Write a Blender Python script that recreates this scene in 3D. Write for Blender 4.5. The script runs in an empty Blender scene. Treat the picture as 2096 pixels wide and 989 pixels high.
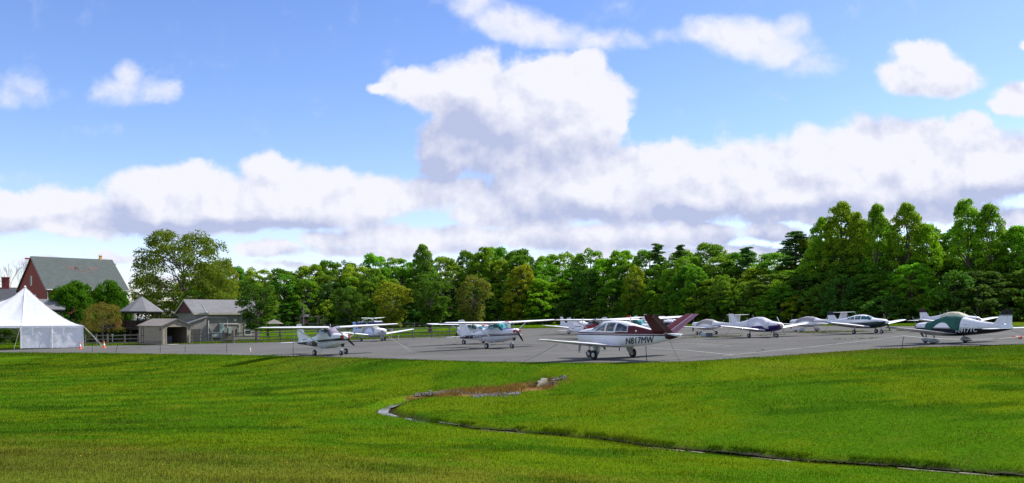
import bpy, math, random
import numpy as np
from mathutils import Vector, Matrix, Euler

R = math.radians
SC = bpy.context.scene
COL = SC.collection
rng = np.random.default_rng(7)
random.seed(7)

# ------------------------------------------------------------------ camera
F = 1800.0                      # focal length in photo pixels (photo 2096 x 989)
CX, HY = 1048.0, 645.0          # principal column, horizon row
cam_d = bpy.data.cameras.new('camera')
cam = bpy.data.objects.new('camera', cam_d); COL.objects.link(cam)
cam_d.sensor_width = 36.0
cam_d.lens = F/2096.0*36.0
cam_d.shift_y = (HY-494.5)/2096.0
cam_d.clip_start = 0.1; cam_d.clip_end = 6000
cam.location = (0,0,0); cam.rotation_euler = (R(90),0,0)
SC.camera = cam

# ------------------------------------------------------------------ light
SUN_EL, SUN_AZ = R(49), R(70)   # azimuth from +Y towards +X
sd = bpy.data.lights.new('sun','SUN'); sun = bpy.data.objects.new('sun', sd); COL.objects.link(sun)
sd.energy = 4.3; sd.angle = R(0.53); sd.color = (1.0,0.955,0.88)
sdir = Vector((math.cos(SUN_EL)*math.sin(SUN_AZ), math.cos(SUN_EL)*math.cos(SUN_AZ), math.sin(SUN_EL)))
sun.rotation_euler = sdir.to_track_quat('Z','Y').to_euler()
SC.view_settings.view_transform = 'Standard'
try: SC.view_settings.look = 'None'
except Exception: pass
SC.view_settings.exposure = 0.58
SC.view_settings.gamma = 1.0
SC.view_settings.use_curve_mapping = False
SC.render.resolution_x = 1024; SC.render.resolution_y = 483

# ------------------------------------------------------------------ node helpers
class NT:
    def __init__(s, tree): s.t = tree
    def n(s, typ, **kw):
        nd = s.t.nodes.new(typ)
        for k,v in kw.items(): setattr(nd,k,v)
        return nd
    def put(s, sock, v):
        if isinstance(v, bpy.types.NodeSocket): s.t.links.new(v, sock)
        elif v is not None: sock.default_value = v
    def m(s, op, a, b=None, c=None, clamp=False):
        nd = s.n('ShaderNodeMath', operation=op, use_clamp=clamp)
        s.put(nd.inputs[0], a); s.put(nd.inputs[1], b)
        if c is not None: s.put(nd.inputs[2], c)
        return nd.outputs[0]
    def v(s, op, a, b=None):
        nd = s.n('ShaderNodeVectorMath', operation=op)
        s.put(nd.inputs[0], a)
        if b is not None: s.put(nd.inputs[1], b)
        return nd.outputs['Value'] if op in ('LENGTH','DOT_PRODUCT') else nd.outputs[0]
    def mix(s, f, a, b, blend='MIX'):
        nd = s.n('ShaderNodeMix', data_type='RGBA', blend_type=blend)
        s.put(nd.inputs[0], f)
        s.put(nd.inputs[6], tuple(a)+(1,) if isinstance(a,(tuple,list)) and len(a)==3 else a)
        s.put(nd.inputs[7], tuple(b)+(1,) if isinstance(b,(tuple,list)) and len(b)==3 else b)
        return nd.outputs[2]
    def noise(s, vec, scale, detail=4, rough=0.5, dist=0.0, out='Fac'):
        nd = s.n('ShaderNodeTexNoise'); s.put(nd.inputs['Vector'], vec)
        nd.inputs['Scale'].default_value = scale; nd.inputs['Detail'].default_value = detail
        nd.inputs['Roughness'].default_value = rough; nd.inputs['Distortion'].default_value = dist
        return nd.outputs[out]
    def ramp(s, x, lo, hi, a=0.0, b=1.0, smooth=False):
        nd = s.n('ShaderNodeMapRange'); nd.clamp = True
        if smooth: nd.interpolation_type = 'SMOOTHSTEP'
        s.put(nd.inputs[0], x)
        for i,vv in zip((1,2,3,4),(lo,hi,a,b)): s.put(nd.inputs[i], vv)
        return nd.outputs[0]
    def sep(s, vec):
        nd = s.n('ShaderNodeSeparateXYZ'); s.put(nd.inputs[0], vec); return nd.outputs
    def comb(s, x, y, z):
        nd = s.n('ShaderNodeCombineXYZ')
        for i,vv in enumerate((x,y,z)): s.put(nd.inputs[i], vv)
        return nd.outputs[0]

# ------------------------------------------------------------------ sky with clouds
world = bpy.data.worlds.new('World'); SC.world = world; world.use_nodes = True
wt = world.node_tree; wt.nodes.clear(); W = NT(wt)
# cloud bodies: column, row, half width, half height, weight (directions on the sky, in units of the photo)
CL = [(775,182,50,26,.55),(850,178,80,44,.85),(930,190,90,60,1),(985,185,75,72,1),(1080,215,120,95,1),(1150,180,80,75,1),(1195,140,50,45,1),(1190,215,85,85,1),(1255,240,30,45,.8),
 (930,300,75,70,1),(1040,300,140,85,1),(1150,290,110,70,1),(905,345,50,35,.9),
 (1130,395,150,62,1),(1260,372,140,75,1),(1400,368,150,78,1),(1540,360,140,78,1),(1680,340,130,78,1),(1800,330,130,82,1),(1870,290,90,50,1),(1960,290,60,40,.9),(1985,262,45,35,.9),(1940,350,150,70,1),(2080,350,130,70,1),(2250,350,160,80,1),(1700,400,450,50,1),(2050,215,40,24,.8),(2095,200,70,38,.9),
 (1040,435,150,40,.9),(1300,425,300,40,1),
 (300,395,90,52,1),(370,385,90,48,1),(450,410,130,55,1),(555,355,75,42,.9),(640,395,130,48,1),(760,405,120,42,.95),(880,400,90,42,.9),(950,395,70,36,.85),(400,445,230,34,1),(620,440,220,32,.9),(700,425,260,30,.9),
 (60,430,110,42,1),(140,425,110,46,1),(160,458,110,30,1),(-60,430,120,50,1),(-250,380,140,60,1),
 (740,480,70,34,.9),(670,490,60,30,.85),(820,485,90,30,.85),(950,485,120,28,.85),(1100,480,130,32,.9),(1250,485,160,34,.9),(1420,480,130,32,.85),(1580,475,100,26,.8),(560,510,100,26,.75),(800,510,300,22,.7),

 (1895,128,80,42,1),(1850,155,70,36,.9),(1940,160,70,44,1),(1900,170,100,34,1),
 
 
 (2100,85,30,24,.6),(70,540,120,24,.45),(230,520,110,24,.5),(180,555,200,22,.45),(1900,440,300,30,.8),(1650,440,200,24,.7),(1500,520,700,26,.6),(2090,450,120,30,.7),(350,560,260,24,.42),(120,590,260,20,.35),(620,545,200,20,.42)]
cg = bpy.data.node_groups.new('cloud_field','ShaderNodeTree')
cg.interface.new_socket('P', in_out='INPUT', socket_type='NodeSocketVector')
cg.interface.new_socket('D', in_out='OUTPUT', socket_type='NodeSocketFloat')
G_ = NT(cg); gi = G_.n('NodeGroupInput'); go = G_.n('NodeGroupOutput')
P = gi.outputs[0]
w1 = G_.v('SUBTRACT', G_.noise(P, 7.0, 3, 0.55, out='Color'), (0.5,0.5,0.5))
w2 = G_.v('SUBTRACT', G_.noise(P, 26.0, 5, 0.6, out='Color'), (0.5,0.5,0.5))
Pw = G_.v('ADD', P, G_.v('ADD', G_.v('MULTIPLY', w1, (0.05,0.035,0)), G_.v('MULTIPLY', w2, (0.020,0.016,0))))
acc = None
for (cx,cy,rx,ry,wt_) in CL:
    c = ((cx-CX)/F, (HY-cy)/F, 0); ir = (F/rx/1.18, F/ry/1.18, 0)
    q = G_.v('LENGTH', G_.v('MULTIPLY', G_.v('SUBTRACT', Pw, c), ir))
    d = G_.m('MULTIPLY_ADD', q, -1.0, wt_)
    acc = d if acc is None else G_.m('SMOOTH_MAX', acc, d, 0.20)
nf = G_.noise(Pw, 30.0, 8, 0.60)
nb = G_.noise(P, 12.0, 4, 0.5)
den = G_.m('ADD', acc, G_.m('ADD', G_.m('MULTIPLY', G_.m('SUBTRACT', nf, 0.5), 0.75), G_.m('MULTIPLY', G_.m('SUBTRACT', nb, 0.5), 0.55)))
G_.put(go.inputs[0], den)
cg.interface.new_socket('S', in_out='OUTPUT', socket_type='NodeSocketFloat')
G_.put(go.inputs[1], acc)
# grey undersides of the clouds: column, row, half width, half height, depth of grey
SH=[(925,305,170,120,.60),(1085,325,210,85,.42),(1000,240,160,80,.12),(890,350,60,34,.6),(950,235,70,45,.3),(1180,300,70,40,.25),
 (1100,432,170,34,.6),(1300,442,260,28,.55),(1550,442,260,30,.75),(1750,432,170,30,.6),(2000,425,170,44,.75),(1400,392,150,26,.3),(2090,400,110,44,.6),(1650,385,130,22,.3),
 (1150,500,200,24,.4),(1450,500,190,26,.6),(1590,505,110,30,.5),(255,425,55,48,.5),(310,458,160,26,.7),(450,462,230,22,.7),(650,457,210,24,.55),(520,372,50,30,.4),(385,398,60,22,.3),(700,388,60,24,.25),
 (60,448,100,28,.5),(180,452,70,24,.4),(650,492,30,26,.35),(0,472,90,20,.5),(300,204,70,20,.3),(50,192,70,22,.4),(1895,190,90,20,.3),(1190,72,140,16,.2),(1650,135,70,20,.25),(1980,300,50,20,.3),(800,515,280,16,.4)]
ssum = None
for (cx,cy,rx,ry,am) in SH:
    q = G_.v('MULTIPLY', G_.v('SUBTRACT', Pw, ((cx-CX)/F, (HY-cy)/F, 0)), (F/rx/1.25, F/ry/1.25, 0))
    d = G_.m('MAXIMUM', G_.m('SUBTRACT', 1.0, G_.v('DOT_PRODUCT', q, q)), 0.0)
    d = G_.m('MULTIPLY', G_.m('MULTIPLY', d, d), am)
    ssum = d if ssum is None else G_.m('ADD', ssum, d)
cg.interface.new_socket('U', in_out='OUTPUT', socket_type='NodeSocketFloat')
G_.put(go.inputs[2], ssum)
# thin ragged clouds: column, row, half width, half height, opacity
TH=[(262,150,42,46,1.1),(255,180,95,42,1.0),(322,192,80,36,.9),(45,176,60,48,.75),(30,200,110,40,.6),(215,262,100,22,.35),(20,365,70,24,.5),(150,190,90,20,.3),
 (1465,55,85,46,1.2),(1530,75,105,52,1.3),(1600,98,95,46,1.1),(1610,60,60,42,.9),(1665,132,75,34,.8),(1390,66,90,28,.6),(1690,155,50,24,.4),
 (970,12,80,46,1.0),(1035,48,90,46,1.2),(1115,66,105,40,1.2),(1195,78,120,34,1.0),(1295,78,110,24,.6),(1250,20,60,34,.4),(900,5,60,24,.4),(520,115,90,40,.2),(1210,95,60,22,.6)]
tsum = None
for (cx,cy,rx,ry,am) in TH:
    q = G_.v('MULTIPLY', G_.v('SUBTRACT', Pw, ((cx-CX)/F, (HY-cy)/F, 0)), (F/rx/1.15, F/ry/1.15, 0))
    d = G_.m('MAXIMUM', G_.m('SUBTRACT', 1.0, G_.v('DOT_PRODUCT', q, q)), 0.0)
    d = G_.m('MULTIPLY', d, am)
    tsum = d if tsum is None else G_.m('SMOOTH_MAX', tsum, d, 0.25)
tden = G_.m('MULTIPLY_ADD', G_.m('SUBTRACT', nf, 0.5), 1.25, G_.m('MULTIPLY_ADD', G_.m('SUBTRACT', nb, 0.5), 0.7, tsum))
cg.interface.new_socket('T', in_out='OUTPUT', socket_type='NodeSocketFloat')
G_.put(go.inputs[3], G_.ramp(tden, 0.22, 1.30, 0, 0.97, True))

tc = W.n('ShaderNodeTexCoord')
sx,sy,sz = W.sep(tc.outputs['Generated'])[:3]
yy = W.m('MAXIMUM', sy, 0.15)
uv = W.comb(W.m('DIVIDE', sx, yy), W.m('DIVIDE', sz, yy), 0.0)
def cloud(vec):
    g = W.n('ShaderNodeGroup'); g.node_tree = cg; W.put(g.inputs[0], vec); return g.outputs
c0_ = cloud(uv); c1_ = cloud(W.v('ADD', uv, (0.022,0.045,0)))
d0 = c0_[0]
cover = W.m('MAXIMUM', W.ramp(d0, -0.02, 0.32, 0, 1, True), c0_[3])
# body shading: lit where the cloud thins towards the sun; billow relief on top of it
big = W.m('SUBTRACT', c0_[1], c1_[1])
small = W.m('SUBTRACT', W.noise(uv, 22.0, 5, 0.55), W.noise(W.v('ADD', uv, (0.007,0.013,0)), 22.0, 5, 0.55))
lay = W.noise(W.v('MULTIPLY', uv, (1,2.0,1)), 5.5, 3, 0.5)
lit = W.m('ADD', W.m('ADD', W.m('MULTIPLY_ADD', big, 0.35, 0.86), W.m('MULTIPLY', small, 2.1)), W.m('MULTIPLY', W.m('SUBTRACT', lay, 0.5), 0.25))
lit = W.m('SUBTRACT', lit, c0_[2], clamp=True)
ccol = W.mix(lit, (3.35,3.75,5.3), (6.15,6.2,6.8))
sky = W.n('ShaderNodeTexSky'); sky.sky_type = 'NISHITA'; sky.sun_disc = False
sky.sun_elevation = SUN_EL; sky.sun_rotation = SUN_AZ
sky.altitude = 100; sky.air_density = 1.0; sky.dust_density = 0.6; sky.ozone_density = 2.0
hs = W.n('ShaderNodeHueSaturation'); W.put(hs.inputs['Color'], sky.outputs[0])
hs.inputs['Saturation'].default_value = 1.22; hs.inputs['Value'].default_value = 1.36; hs.inputs['Hue'].default_value = 0.517
lowb = W.ramp(sz, 0.0, 0.22, 1, 0)
skyc = W.mix(lowb, hs.outputs[0], W.mix(1.0, hs.outputs[0], (1.0,0.93,1.22), 'MULTIPLY'))
front = W.m('MULTIPLY', W.ramp(sy, 0.3, 0.5), W.ramp(W.m('DIVIDE', sz, yy), 0.60, 0.42))
# unseen broken cloud added over the rest of the sky, whitening the ambient light
oc = W.m('MULTIPLY', W.ramp(W.noise(W.v('MULTIPLY', tc.outputs['Generated'], (1,1,2.2)), 2.4, 6, 0.58), 0.47, 0.60, 0, 1, True), W.ramp(sz, 0.0, 0.08))
cv_ = W.m('ADD', W.m('MULTIPLY', cover, front), W.m('MULTIPLY', oc, W.m('SUBTRACT', 1.0, front)))
cc_ = W.mix(front, (5.6,5.75,6.4), ccol)
fin = W.mix(W.m('MULTIPLY', cv_, W.ramp(sz, -0.01, 0.0)), skyc, cc_)
bg = W.n('ShaderNodeBackground'); W.put(bg.inputs[0], fin); bg.inputs[1].default_value = 0.10
wo = W.n('ShaderNodeOutputWorld'); wt.links.new(bg.outputs[0], wo.inputs[0])
world.cycles.sampling_method = 'MANUAL'; world.cycles.sample_map_resolution = 512

# ------------------------------------------------------------------ materials
MATS = {}
def newmat(name):
    m = bpy.data.materials.new(name); m.use_nodes = True
    m.node_tree.nodes.clear(); T = NT(m.node_tree)
    b = T.n('ShaderNodeBsdfPrincipled'); o = T.n('ShaderNodeOutputMaterial')
    m.node_tree.links.new(b.outputs[0], o.inputs[0])
    return m, T, b, o
def mat(name, col, rough=0.6, metal=0.0, var=0.12, scale=3.0, bump=0.0, stretch=(1,1,1), coat=0.0):
    if name in MATS: return MATS[name]
    m, T, b, o = newmat(name)
    co = T.n('ShaderNodeTexCoord').outputs['Object']
    co = T.v('MULTIPLY', co, stretch)
    n = T.noise(co, scale, 6, 0.6)
    c0 = tuple(max(0,c*(1-var)) for c in col); c1 = tuple(min(1,c*(1+var)) for c in col)
    T.put(b.inputs['Base Color'], T.mix(T.ramp(n,0.3,0.7), c0, c1))
    b.inputs['Roughness'].default_value = rough; b.inputs['Metallic'].default_value = metal
    b.inputs['Coat Weight'].default_value = coat
    if bump:
        bp = T.n('ShaderNodeBump'); bp.inputs['Strength'].default_value = bump; bp.inputs['Distance'].default_value = 0.03
        T.put(bp.inputs['Height'], n); T.put(b.inputs['Normal'], bp.outputs[0])
    MATS[name] = m; return m
def boards(name, col, step=0.3, rough=0.8, axis=0, dark=0.55):
    """painted board siding: dark joints every step metres along object axis"""
    if name in MATS: return MATS[name]
    m, T, b, o = newmat(name)
    co = T.n('ShaderNodeTexCoord').outputs['Object']
    s = T.sep(co); a = T.m('ADD', s[0], s[1]) if axis==0 else s[2]
    fr = T.m('FRACT', T.m('DIVIDE', a, step))
    j = T.m('LESS_THAN', fr, 0.12)
    n = T.noise(co, 2.2, 6, 0.65); n2 = T.noise(T.v('MULTIPLY', co, (9,9,0.6) if axis==0 else (0.6,0.6,9)), 1.0, 4, 0.6)
    c = T.mix(T.ramp(T.m('ADD',T.m('MULTIPLY',n,0.5),T.m('MULTIPLY',n2,0.5)),0.35,0.65), tuple(c*0.8 for c in col), tuple(c*1.15 for c in col))
    T.put(b.inputs['Base Color'], T.mix(j, c, tuple(c*dark for c in col)))
    b.inputs['Roughness'].default_value = rough
    bp = T.n('ShaderNodeBump'); bp.inputs['Strength'].default_value = 0.5; bp.inputs['Distance'].default_value = 0.02; bp.invert = True
    T.put(bp.inputs['Height'], j); T.put(b.inputs['Normal'], bp.outputs[0])
    MATS[name] = m; return m
def shingle(name, col):
    if name in MATS: return MATS[name]
    m, T, b, o = newmat(name)
    co = T.n('ShaderNodeTexCoord').outputs['Object']
    s = T.sep(co)
    row = T.m('FRACT', T.m('DIVIDE', s[2], 0.14))
    n = T.noise(co, 1.1, 6, 0.65); nf = T.noise(co, 14, 3, 0.7)
    v = T.m('ADD', T.m('MULTIPLY', n, 0.6), T.m('MULTIPLY', nf, 0.4))
    c = T.mix(T.ramp(v,0.3,0.7), tuple(c*0.72 for c in col), tuple(c*1.25 for c in col))
    c = T.mix(T.m('MULTIPLY', T.m('LESS_THAN', row, 0.18), 0.35), c, tuple(c*0.45 for c in col))
    T.put(b.inputs['Base Color'], c); b.inputs['Roughness'].default_value = 0.9
    MATS[name] = m; return m
def glassmat(name, tint=(0.02,0.035,0.04), rough=0.08):
    """aircraft and house glazing: dark interior read through a reflective pane"""
    if name in MATS: return MATS[name]
    m, T, b, o = newmat(name)
    co = T.n('ShaderNodeTexCoord').outputs['Object']
    n = T.noise(co, 3.5, 3, 0.5)
    T.put(b.inputs['Base Color'], T.mix(T.ramp(n,0.4,0.62), tuple(c*0.35 for c in tint), tuple(c*1.5 for c in tint)))
    b.inputs['Roughness'].default_value = rough; b.inputs['IOR'].default_value = 1.5
    b.inputs['Coat Weight'].default_value = 0.6
    MATS[name] = m; return m
def paint(name, base, layers=(), rough=0.32, dirt=0.10):
    """aircraft paint scheme in the part's own coordinates; layer = (colour, zlo, zhi, slope, xlo, xhi, lean)"""
    if name in MATS: return MATS[name]
    m, T, b, o = newmat(name)
    co = T.n('ShaderNodeTexCoord').outputs['Object']
    x,y,z = T.sep(co)[:3]
    n = T.noise(T.v('MULTIPLY', co, (1,1,2)), 2.3, 6, 0.65)
    c = T.mix(T.m('MULTIPLY', T.ramp(n,0.35,0.7), dirt*3), base, tuple(k*0.72 for k in base))
    for (lc, zlo, zhi, sl, xlo, xhi, lean) in layers:
        ze = T.m('SUBTRACT', z, T.m('MULTIPLY', x, sl))
        xe = T.m('SUBTRACT', x, T.m('MULTIPLY', z, lean))
        k = T.m('MULTIPLY', T.m('MULTIPLY', T.m('GREATER_THAN', ze, zlo), T.m('LESS_THAN', ze, zhi)),
                T.m('MULTIPLY', T.m('GREATER_THAN', xe, xlo), T.m('LESS_THAN', xe, xhi)))
        c = T.mix(k, c, lc)
    # panel joints
    pj = T.m('LESS_THAN', T.m('FRACT', T.m('DIVIDE', x, 0.62)), 0.018)
    c = T.mix(T.m('MULTIPLY', pj, 0.35), c, (0.05,0.05,0.05))
    T.put(b.inputs['Base Color'], c)
    T.put(b.inputs['Roughness'], T.ramp(n, 0.3, 0.7, rough*0.8, rough*1.4))
    b.inputs['Coat Weight'].default_value = 0.04; b.inputs['Specular IOR Level'].default_value = 0.18
    MATS[name] = m; return m

# ------------------------------------------------------------------ mesh helpers
class MB:
    def __init__(s): s.v=[]; s.f=[]
    def add(s, vs, fs):
        k=len(s.v); s.v += [tuple(p) for p in vs]; s.f += [tuple(i+k for i in f) for f in fs]; return s
    def box(s, x0,x1,y0,y1,z0,z1):
        v=[(x0,y0,z0),(x1,y0,z0),(x1,y1,z0),(x0,y1,z0),(x0,y0,z1),(x1,y0,z1),(x1,y1,z1),(x0,y1,z1)]
        return s.add(v,[(0,3,2,1),(4,5,6,7),(0,1,5,4),(1,2,6,5),(2,3,7,6),(3,0,4,7)])
    def beam(s, a, b, w, h=None):
        """rectangular bar between two points"""
        a=Vector(a); b=Vector(b); h=h or w; d=(b-a).normalized()
        up=Vector((0,0,1)) if abs(d.z)<0.95 else Vector((1,0,0))
        sx=d.cross(up).normalized()*w/2; sz=sx.cross(d).normalized()*h/2
        v=[a-sx-sz,a+sx-sz,a+sx+sz,a-sx+sz,b-sx-sz,b+sx-sz,b+sx+sz,b-sx+sz]
        return s.add(v,[(0,1,2,3),(7,6,5,4),(0,4,5,1),(1,5,6,2),(2,6,7,3),(3,7,4,0)])
    def tube(s, pts, rad, n=8, cap=True):
        pts=[Vector(p) for p in pts]
        if not isinstance(rad,(list,tuple)): rad=[rad]*len(pts)
        rings=[]
        for i,p in enumerate(pts):
            d=(pts[min(i+1,len(pts)-1)]-pts[max(i-1,0)]).normalized()
            up=Vector((0,0,1)) if abs(d.z)<0.9 else Vector((1,0,0))
            u=d.cross(up).normalized(); w=u.cross(d)
            rings.append([p+(u*math.cos(2*math.pi*k/n)+w*math.sin(2*math.pi*k/n))*rad[i] for k in range(n)])
        v=[q for r in rings for q in r]; f=[]
        for i in range(len(pts)-1):
            for k in range(n):
                f.append((i*n+k,i*n+(k+1)%n,(i+1)*n+(k+1)%n,(i+1)*n+k))
        if cap: f.append(tuple(range(n-1,-1,-1))); f.append(tuple((len(pts)-1)*n+k for k in range(n)))
        return s.add(v,f)
    def lathe(s, prof, n=20, axis='z', c=(0,0,0)):
        """profile of (radius, height) about an axis"""
        v=[];f=[]
        for (r,h) in prof:
            for k in range(n):
                a=2*math.pi*k/n; p=(r*math.cos(a), r*math.sin(a), h)
                if axis=='x': p=(h,p[0],p[1])
                if axis=='y': p=(p[0],h,p[1])
                v.append((p[0]+c[0],p[1]+c[1],p[2]+c[2]))
        for i in range(len(prof)-1):
            for k in range(n): f.append((i*n+k,i*n+(k+1)%n,(i+1)*n+(k+1)%n,(i+1)*n+k))
        f.append(tuple(range(n-1,-1,-1))); f.append(tuple((len(prof)-1)*n+k for k in range(n)))
        return s.add(v,f)
    def build(s, name, m, parent=None, smooth=False, bevel=0.0):
        me=bpy.data.meshes.new(name); me.from_pydata(s.v,[],s.f); me.update()
        if smooth:
            me.polygons.foreach_set('use_smooth',[True]*len(me.polygons))
            try: me.set_sharp_from_angle(angle=R(38))
            except Exception: pass
        o=bpy.data.objects.new(name,me); COL.objects.link(o)
        if m: me.materials.append(m)
        if parent: o.parent=parent
        if bevel:
            b=o.modifiers.new('bevel','BEVEL'); b.width=bevel; b.segments=2; b.limit_method='ANGLE'
        return o
def tag(o,label=None,cat=None,group=None,kind=None):
    if label: o['label']=label
    if cat: o['category']=cat
    if group: o['group']=group
    if kind: o['kind']=kind
    return o
def empty(name,loc,rz=0,rot=None):
    o=bpy.data.objects.new(name,None); COL.objects.link(o); o.location=loc
    o.rotation_euler = rot if rot is not None else (0,0,rz)
    o.empty_display_size=0.2; return o
def arr_mesh(name, V, Fq, m, smooth=False, col=None, n=4):
    """numpy mesh: V (N,3), Fq (M,n)"""
    me=bpy.data.meshes.new(name); V=np.asarray(V,np.float32); Fq=np.asarray(Fq,np.int32)
    me.vertices.add(len(V)); me.vertices.foreach_set('co',V.ravel())
    me.loops.add(Fq.size); me.loops.foreach_set('vertex_index',Fq.ravel())
    me.polygons.add(len(Fq)); me.polygons.foreach_set('loop_start',np.arange(len(Fq),dtype=np.int32)*n)
    me.polygons.foreach_set('loop_total',np.full(len(Fq),n,np.int32))
    if smooth: me.polygons.foreach_set('use_smooth',np.ones(len(Fq),bool))
    me.update(calc_edges=True)
    if col is not None:
        a=me.color_attributes.new('tint','FLOAT_COLOR','POINT')
        c=np.ones((len(V),4),np.float32); c[:,:3]=col; a.data.foreach_set('color',c.ravel())
    me.materials.append(m)
    return me

# ------------------------------------------------------------------ ground model
def G(X): return -2.6+0.0235*X                       # the ramp: one plane, higher to the right
def gp(px,py):
    """the point of the ramp plane seen at a photo pixel"""
    t=(px-CX)/F; D=2.6/((py-HY)/F+0.0235*t); return Vector((t*D,D,G(t*D)))
def at(px,D):
    X=(px-CX)/F*D; return Vector((X,D,G(X)))
def zrow(py,D): return (HY-py)/F*D                   # height of a row at distance D
NEAR=[(-700,727),(-300,724),(0,722),(200,723.5),(400,726),(560,728.5),(640,730.5),(760,733.5),(860,737),(1000,741),(1150,743),(1300,743),(1400,741),(1550,732),(1700,721.5),(1800,715),(1900,711),(2096,706),(2400,699),(2900,690)]
near_w=np.array([gp(*p)[:2] for p in NEAR])
def Yedge(X): return np.interp(X, near_w[:,0], near_w[:,1])
def pz(px,py,z): D=z*F/(HY-py); return ((px-CX)/F*D, D, z)
CP=[pz(*q) for q in [(0,989,-1.95),(500,989,-2.15),(1048,989,-2.75),(1600,989,-3.15),(2096,989,-3.25),(0,900,-2.95),(500,900,-3.2),(1048,925,-3.4),
 (1320,908,-3.62),(1650,935,-3.55),(2096,970,-3.42),(1000,873,-3.68),(860,855,-3.72),(780,835,-3.76),(0,850,-3.95),(400,850,-3.85),(400,790,-3.9),(0,780,-4.05),
 (0,740,-3.95),(800,800,-3.7),(1110,790,-3.45),(950,806,-3.62),(1400,800,-3.1),(1700,800,-2.82),(2000,800,-2.62),(1500,760,-2.72),(1800,745,-2.35),(2096,725,-2.12),
 (1048,765,-2.95),(600,755,-3.45),(1700,870,-3.15),(2096,900,-3.02),(1300,850,-3.4),(300,940,-2.5),(800,940,-2.95)]]
CP+=[(0,0,-1.7),(-25,0,-1.7),(25,0,-2.4),(0,-30,-1.7),(-40,-30,-1.8),(40,-30,-2.2),(60,20,-1.7),(-60,30,-2.9),(45,40,-1.6),(-70,70,-4.0)]
CP+=[(x,y,G(x)) for x,y in near_w[1:-1]]
CP=np.array(CP)
def tps(r): return np.where(r>1e-9, r*r*np.log(np.maximum(r,1e-9)), 0)
_n=len(CP); _r=np.hypot(CP[:,None,0]-CP[None,:,0],CP[:,None,1]-CP[None,:,1])
_A=np.zeros((_n+3,_n+3)); _A[:_n,:_n]=tps(_r)+np.eye(_n)*4.0; _A[:_n,_n]=1; _A[:_n,_n+1:]=CP[:,:2]; _A[_n,:_n]=1; _A[_n+1:,:_n]=CP[:,:2].T
_w=np.linalg.solve(_A,np.concatenate([CP[:,2],[0,0,0]]))
def field(X,Y):
    X=np.asarray(X,float); Y=np.asarray(Y,float); o=np.full(X.shape,_w[_n])+_w[_n+1]*X+_w[_n+2]*Y
    for i in range(_n): o+=_w[i]*tps(np.hypot(X-CP[i,0],Y-CP[i,1]))
    return o
def vnoise(X,Y,s,seed=0):
    x=np.asarray(X)/s+seed*17.3; y=np.asarray(Y)/s+seed*9.1
    xi=np.floor(x).astype(np.int64); yi=np.floor(y).astype(np.int64); fx=x-xi; fy=y-yi
    fx=fx*fx*(3-2*fx); fy=fy*fy*(3-2*fy)
    def h(a,b):
        k=(a*374761393+b*668265263+seed*982451653)&0x7fffffff
        k=((k^(k>>13))*1274126177)&0x7fffffff
        return ((k^(k>>16))&0xffff)/65535.0
    return (h(xi,yi)*(1-fx)+h(xi+1,yi)*fx)*(1-fy)+(h(xi,yi+1)*(1-fx)+h(xi+1,yi+1)*fx)*fy
def fbm(X,Y,s,seed=0,o=4):
    a=0;k=.5;t=0
    for i in range(o): a=a+k*vnoise(X,Y,s/2**i,seed+i); t+=k; k*=.55
    return a/t
def sm(x,a,b): t=np.clip((x-a)/(b-a),0,1); return t*t*(3-2*t)
# the little stream: photo pixel, height -> world
ST=[pz(*q) for q in [(1095,792,-3.45),(1040,803,-3.55),(950,806,-3.62),(870,808,-3.66),(815,817,-3.72),(790,828,-3.76),(783,836,-3.76),(812,845,-3.76),(870,856,-3.74),(930,865,-3.72),(1000,874,-3.69),(1080,882,-3.67),(1160,890,-3.66),(1240,898,-3.65),(1320,907,-3.63),(1400,914,-3.61),(1520,925,-3.58),(1650,936,-3.55),(1800,947,-3.5),(1950,959,-3.46),(2096,970,-3.42),(2400,992,-3.38)]]
ST=np.array(ST)
def stream_d(X,Y,i0=3):
    """signed distance to the stream line (positive on its far side) and position along it"""
    X=np.asarray(X,float); Y=np.asarray(Y,float); best=np.full(X.shape,1e9); sg=np.zeros(X.shape); al=np.zeros(X.shape)
    for i in range(i0,len(ST)-1):
        a=ST[i,:2]; b=ST[i+1,:2]; d=b-a; L=d@d
        t=np.clip(((X-a[0])*d[0]+(Y-a[1])*d[1])/L,0,1); qx=a[0]+t*d[0]; qy=a[1]+t*d[1]
        r=np.hypot(X-qx,Y-qy); k=r<best
        best=np.where(k,r,best); sg=np.where(k,np.sign(d[0]*(Y-a[1])-d[1]*(X-a[0])),sg); al=np.where(k,i+t,al)
    return best*np.where(sg==0,1,sg), al
HOLE=pz(1088,790,-3.40)[:2]
def terrain(X,Y):
    X=np.asarray(X,float); Y=np.asarray(Y,float)
    e=Yedge(X)-Y
    f=field(X,Y)+(fbm(X,Y,3.0,5,3)-.5)*0.10*sm(e,1,5)
    g=G(X); f=np.where(e>40,f,f)
    z=g+(f-g)*sm(e,1.7,6.3)
    m=(e>2)&(Y<48)&(Y>12)
    if m.any():
        d,al=stream_d(X[m],Y[m])
        wd=np.where(al<8,0.50,0.10); nr=np.where(al<8,.35,.95)
        prof=np.where(d>0,1-sm(d,wd*.6,wd*.6+np.where(al<9,.38,.10)),1-sm(-d,wd*.8,wd*.8+nr))
        z=z.copy(); z[m]-=prof*np.where(al<8.5,.24,.13)
    hx,hy=HOLE; rr=np.hypot((X-hx)/.50,(Y-hy)/.34); z=z-.34*(1-sm(rr,.55,1.0))
    return z

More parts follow.
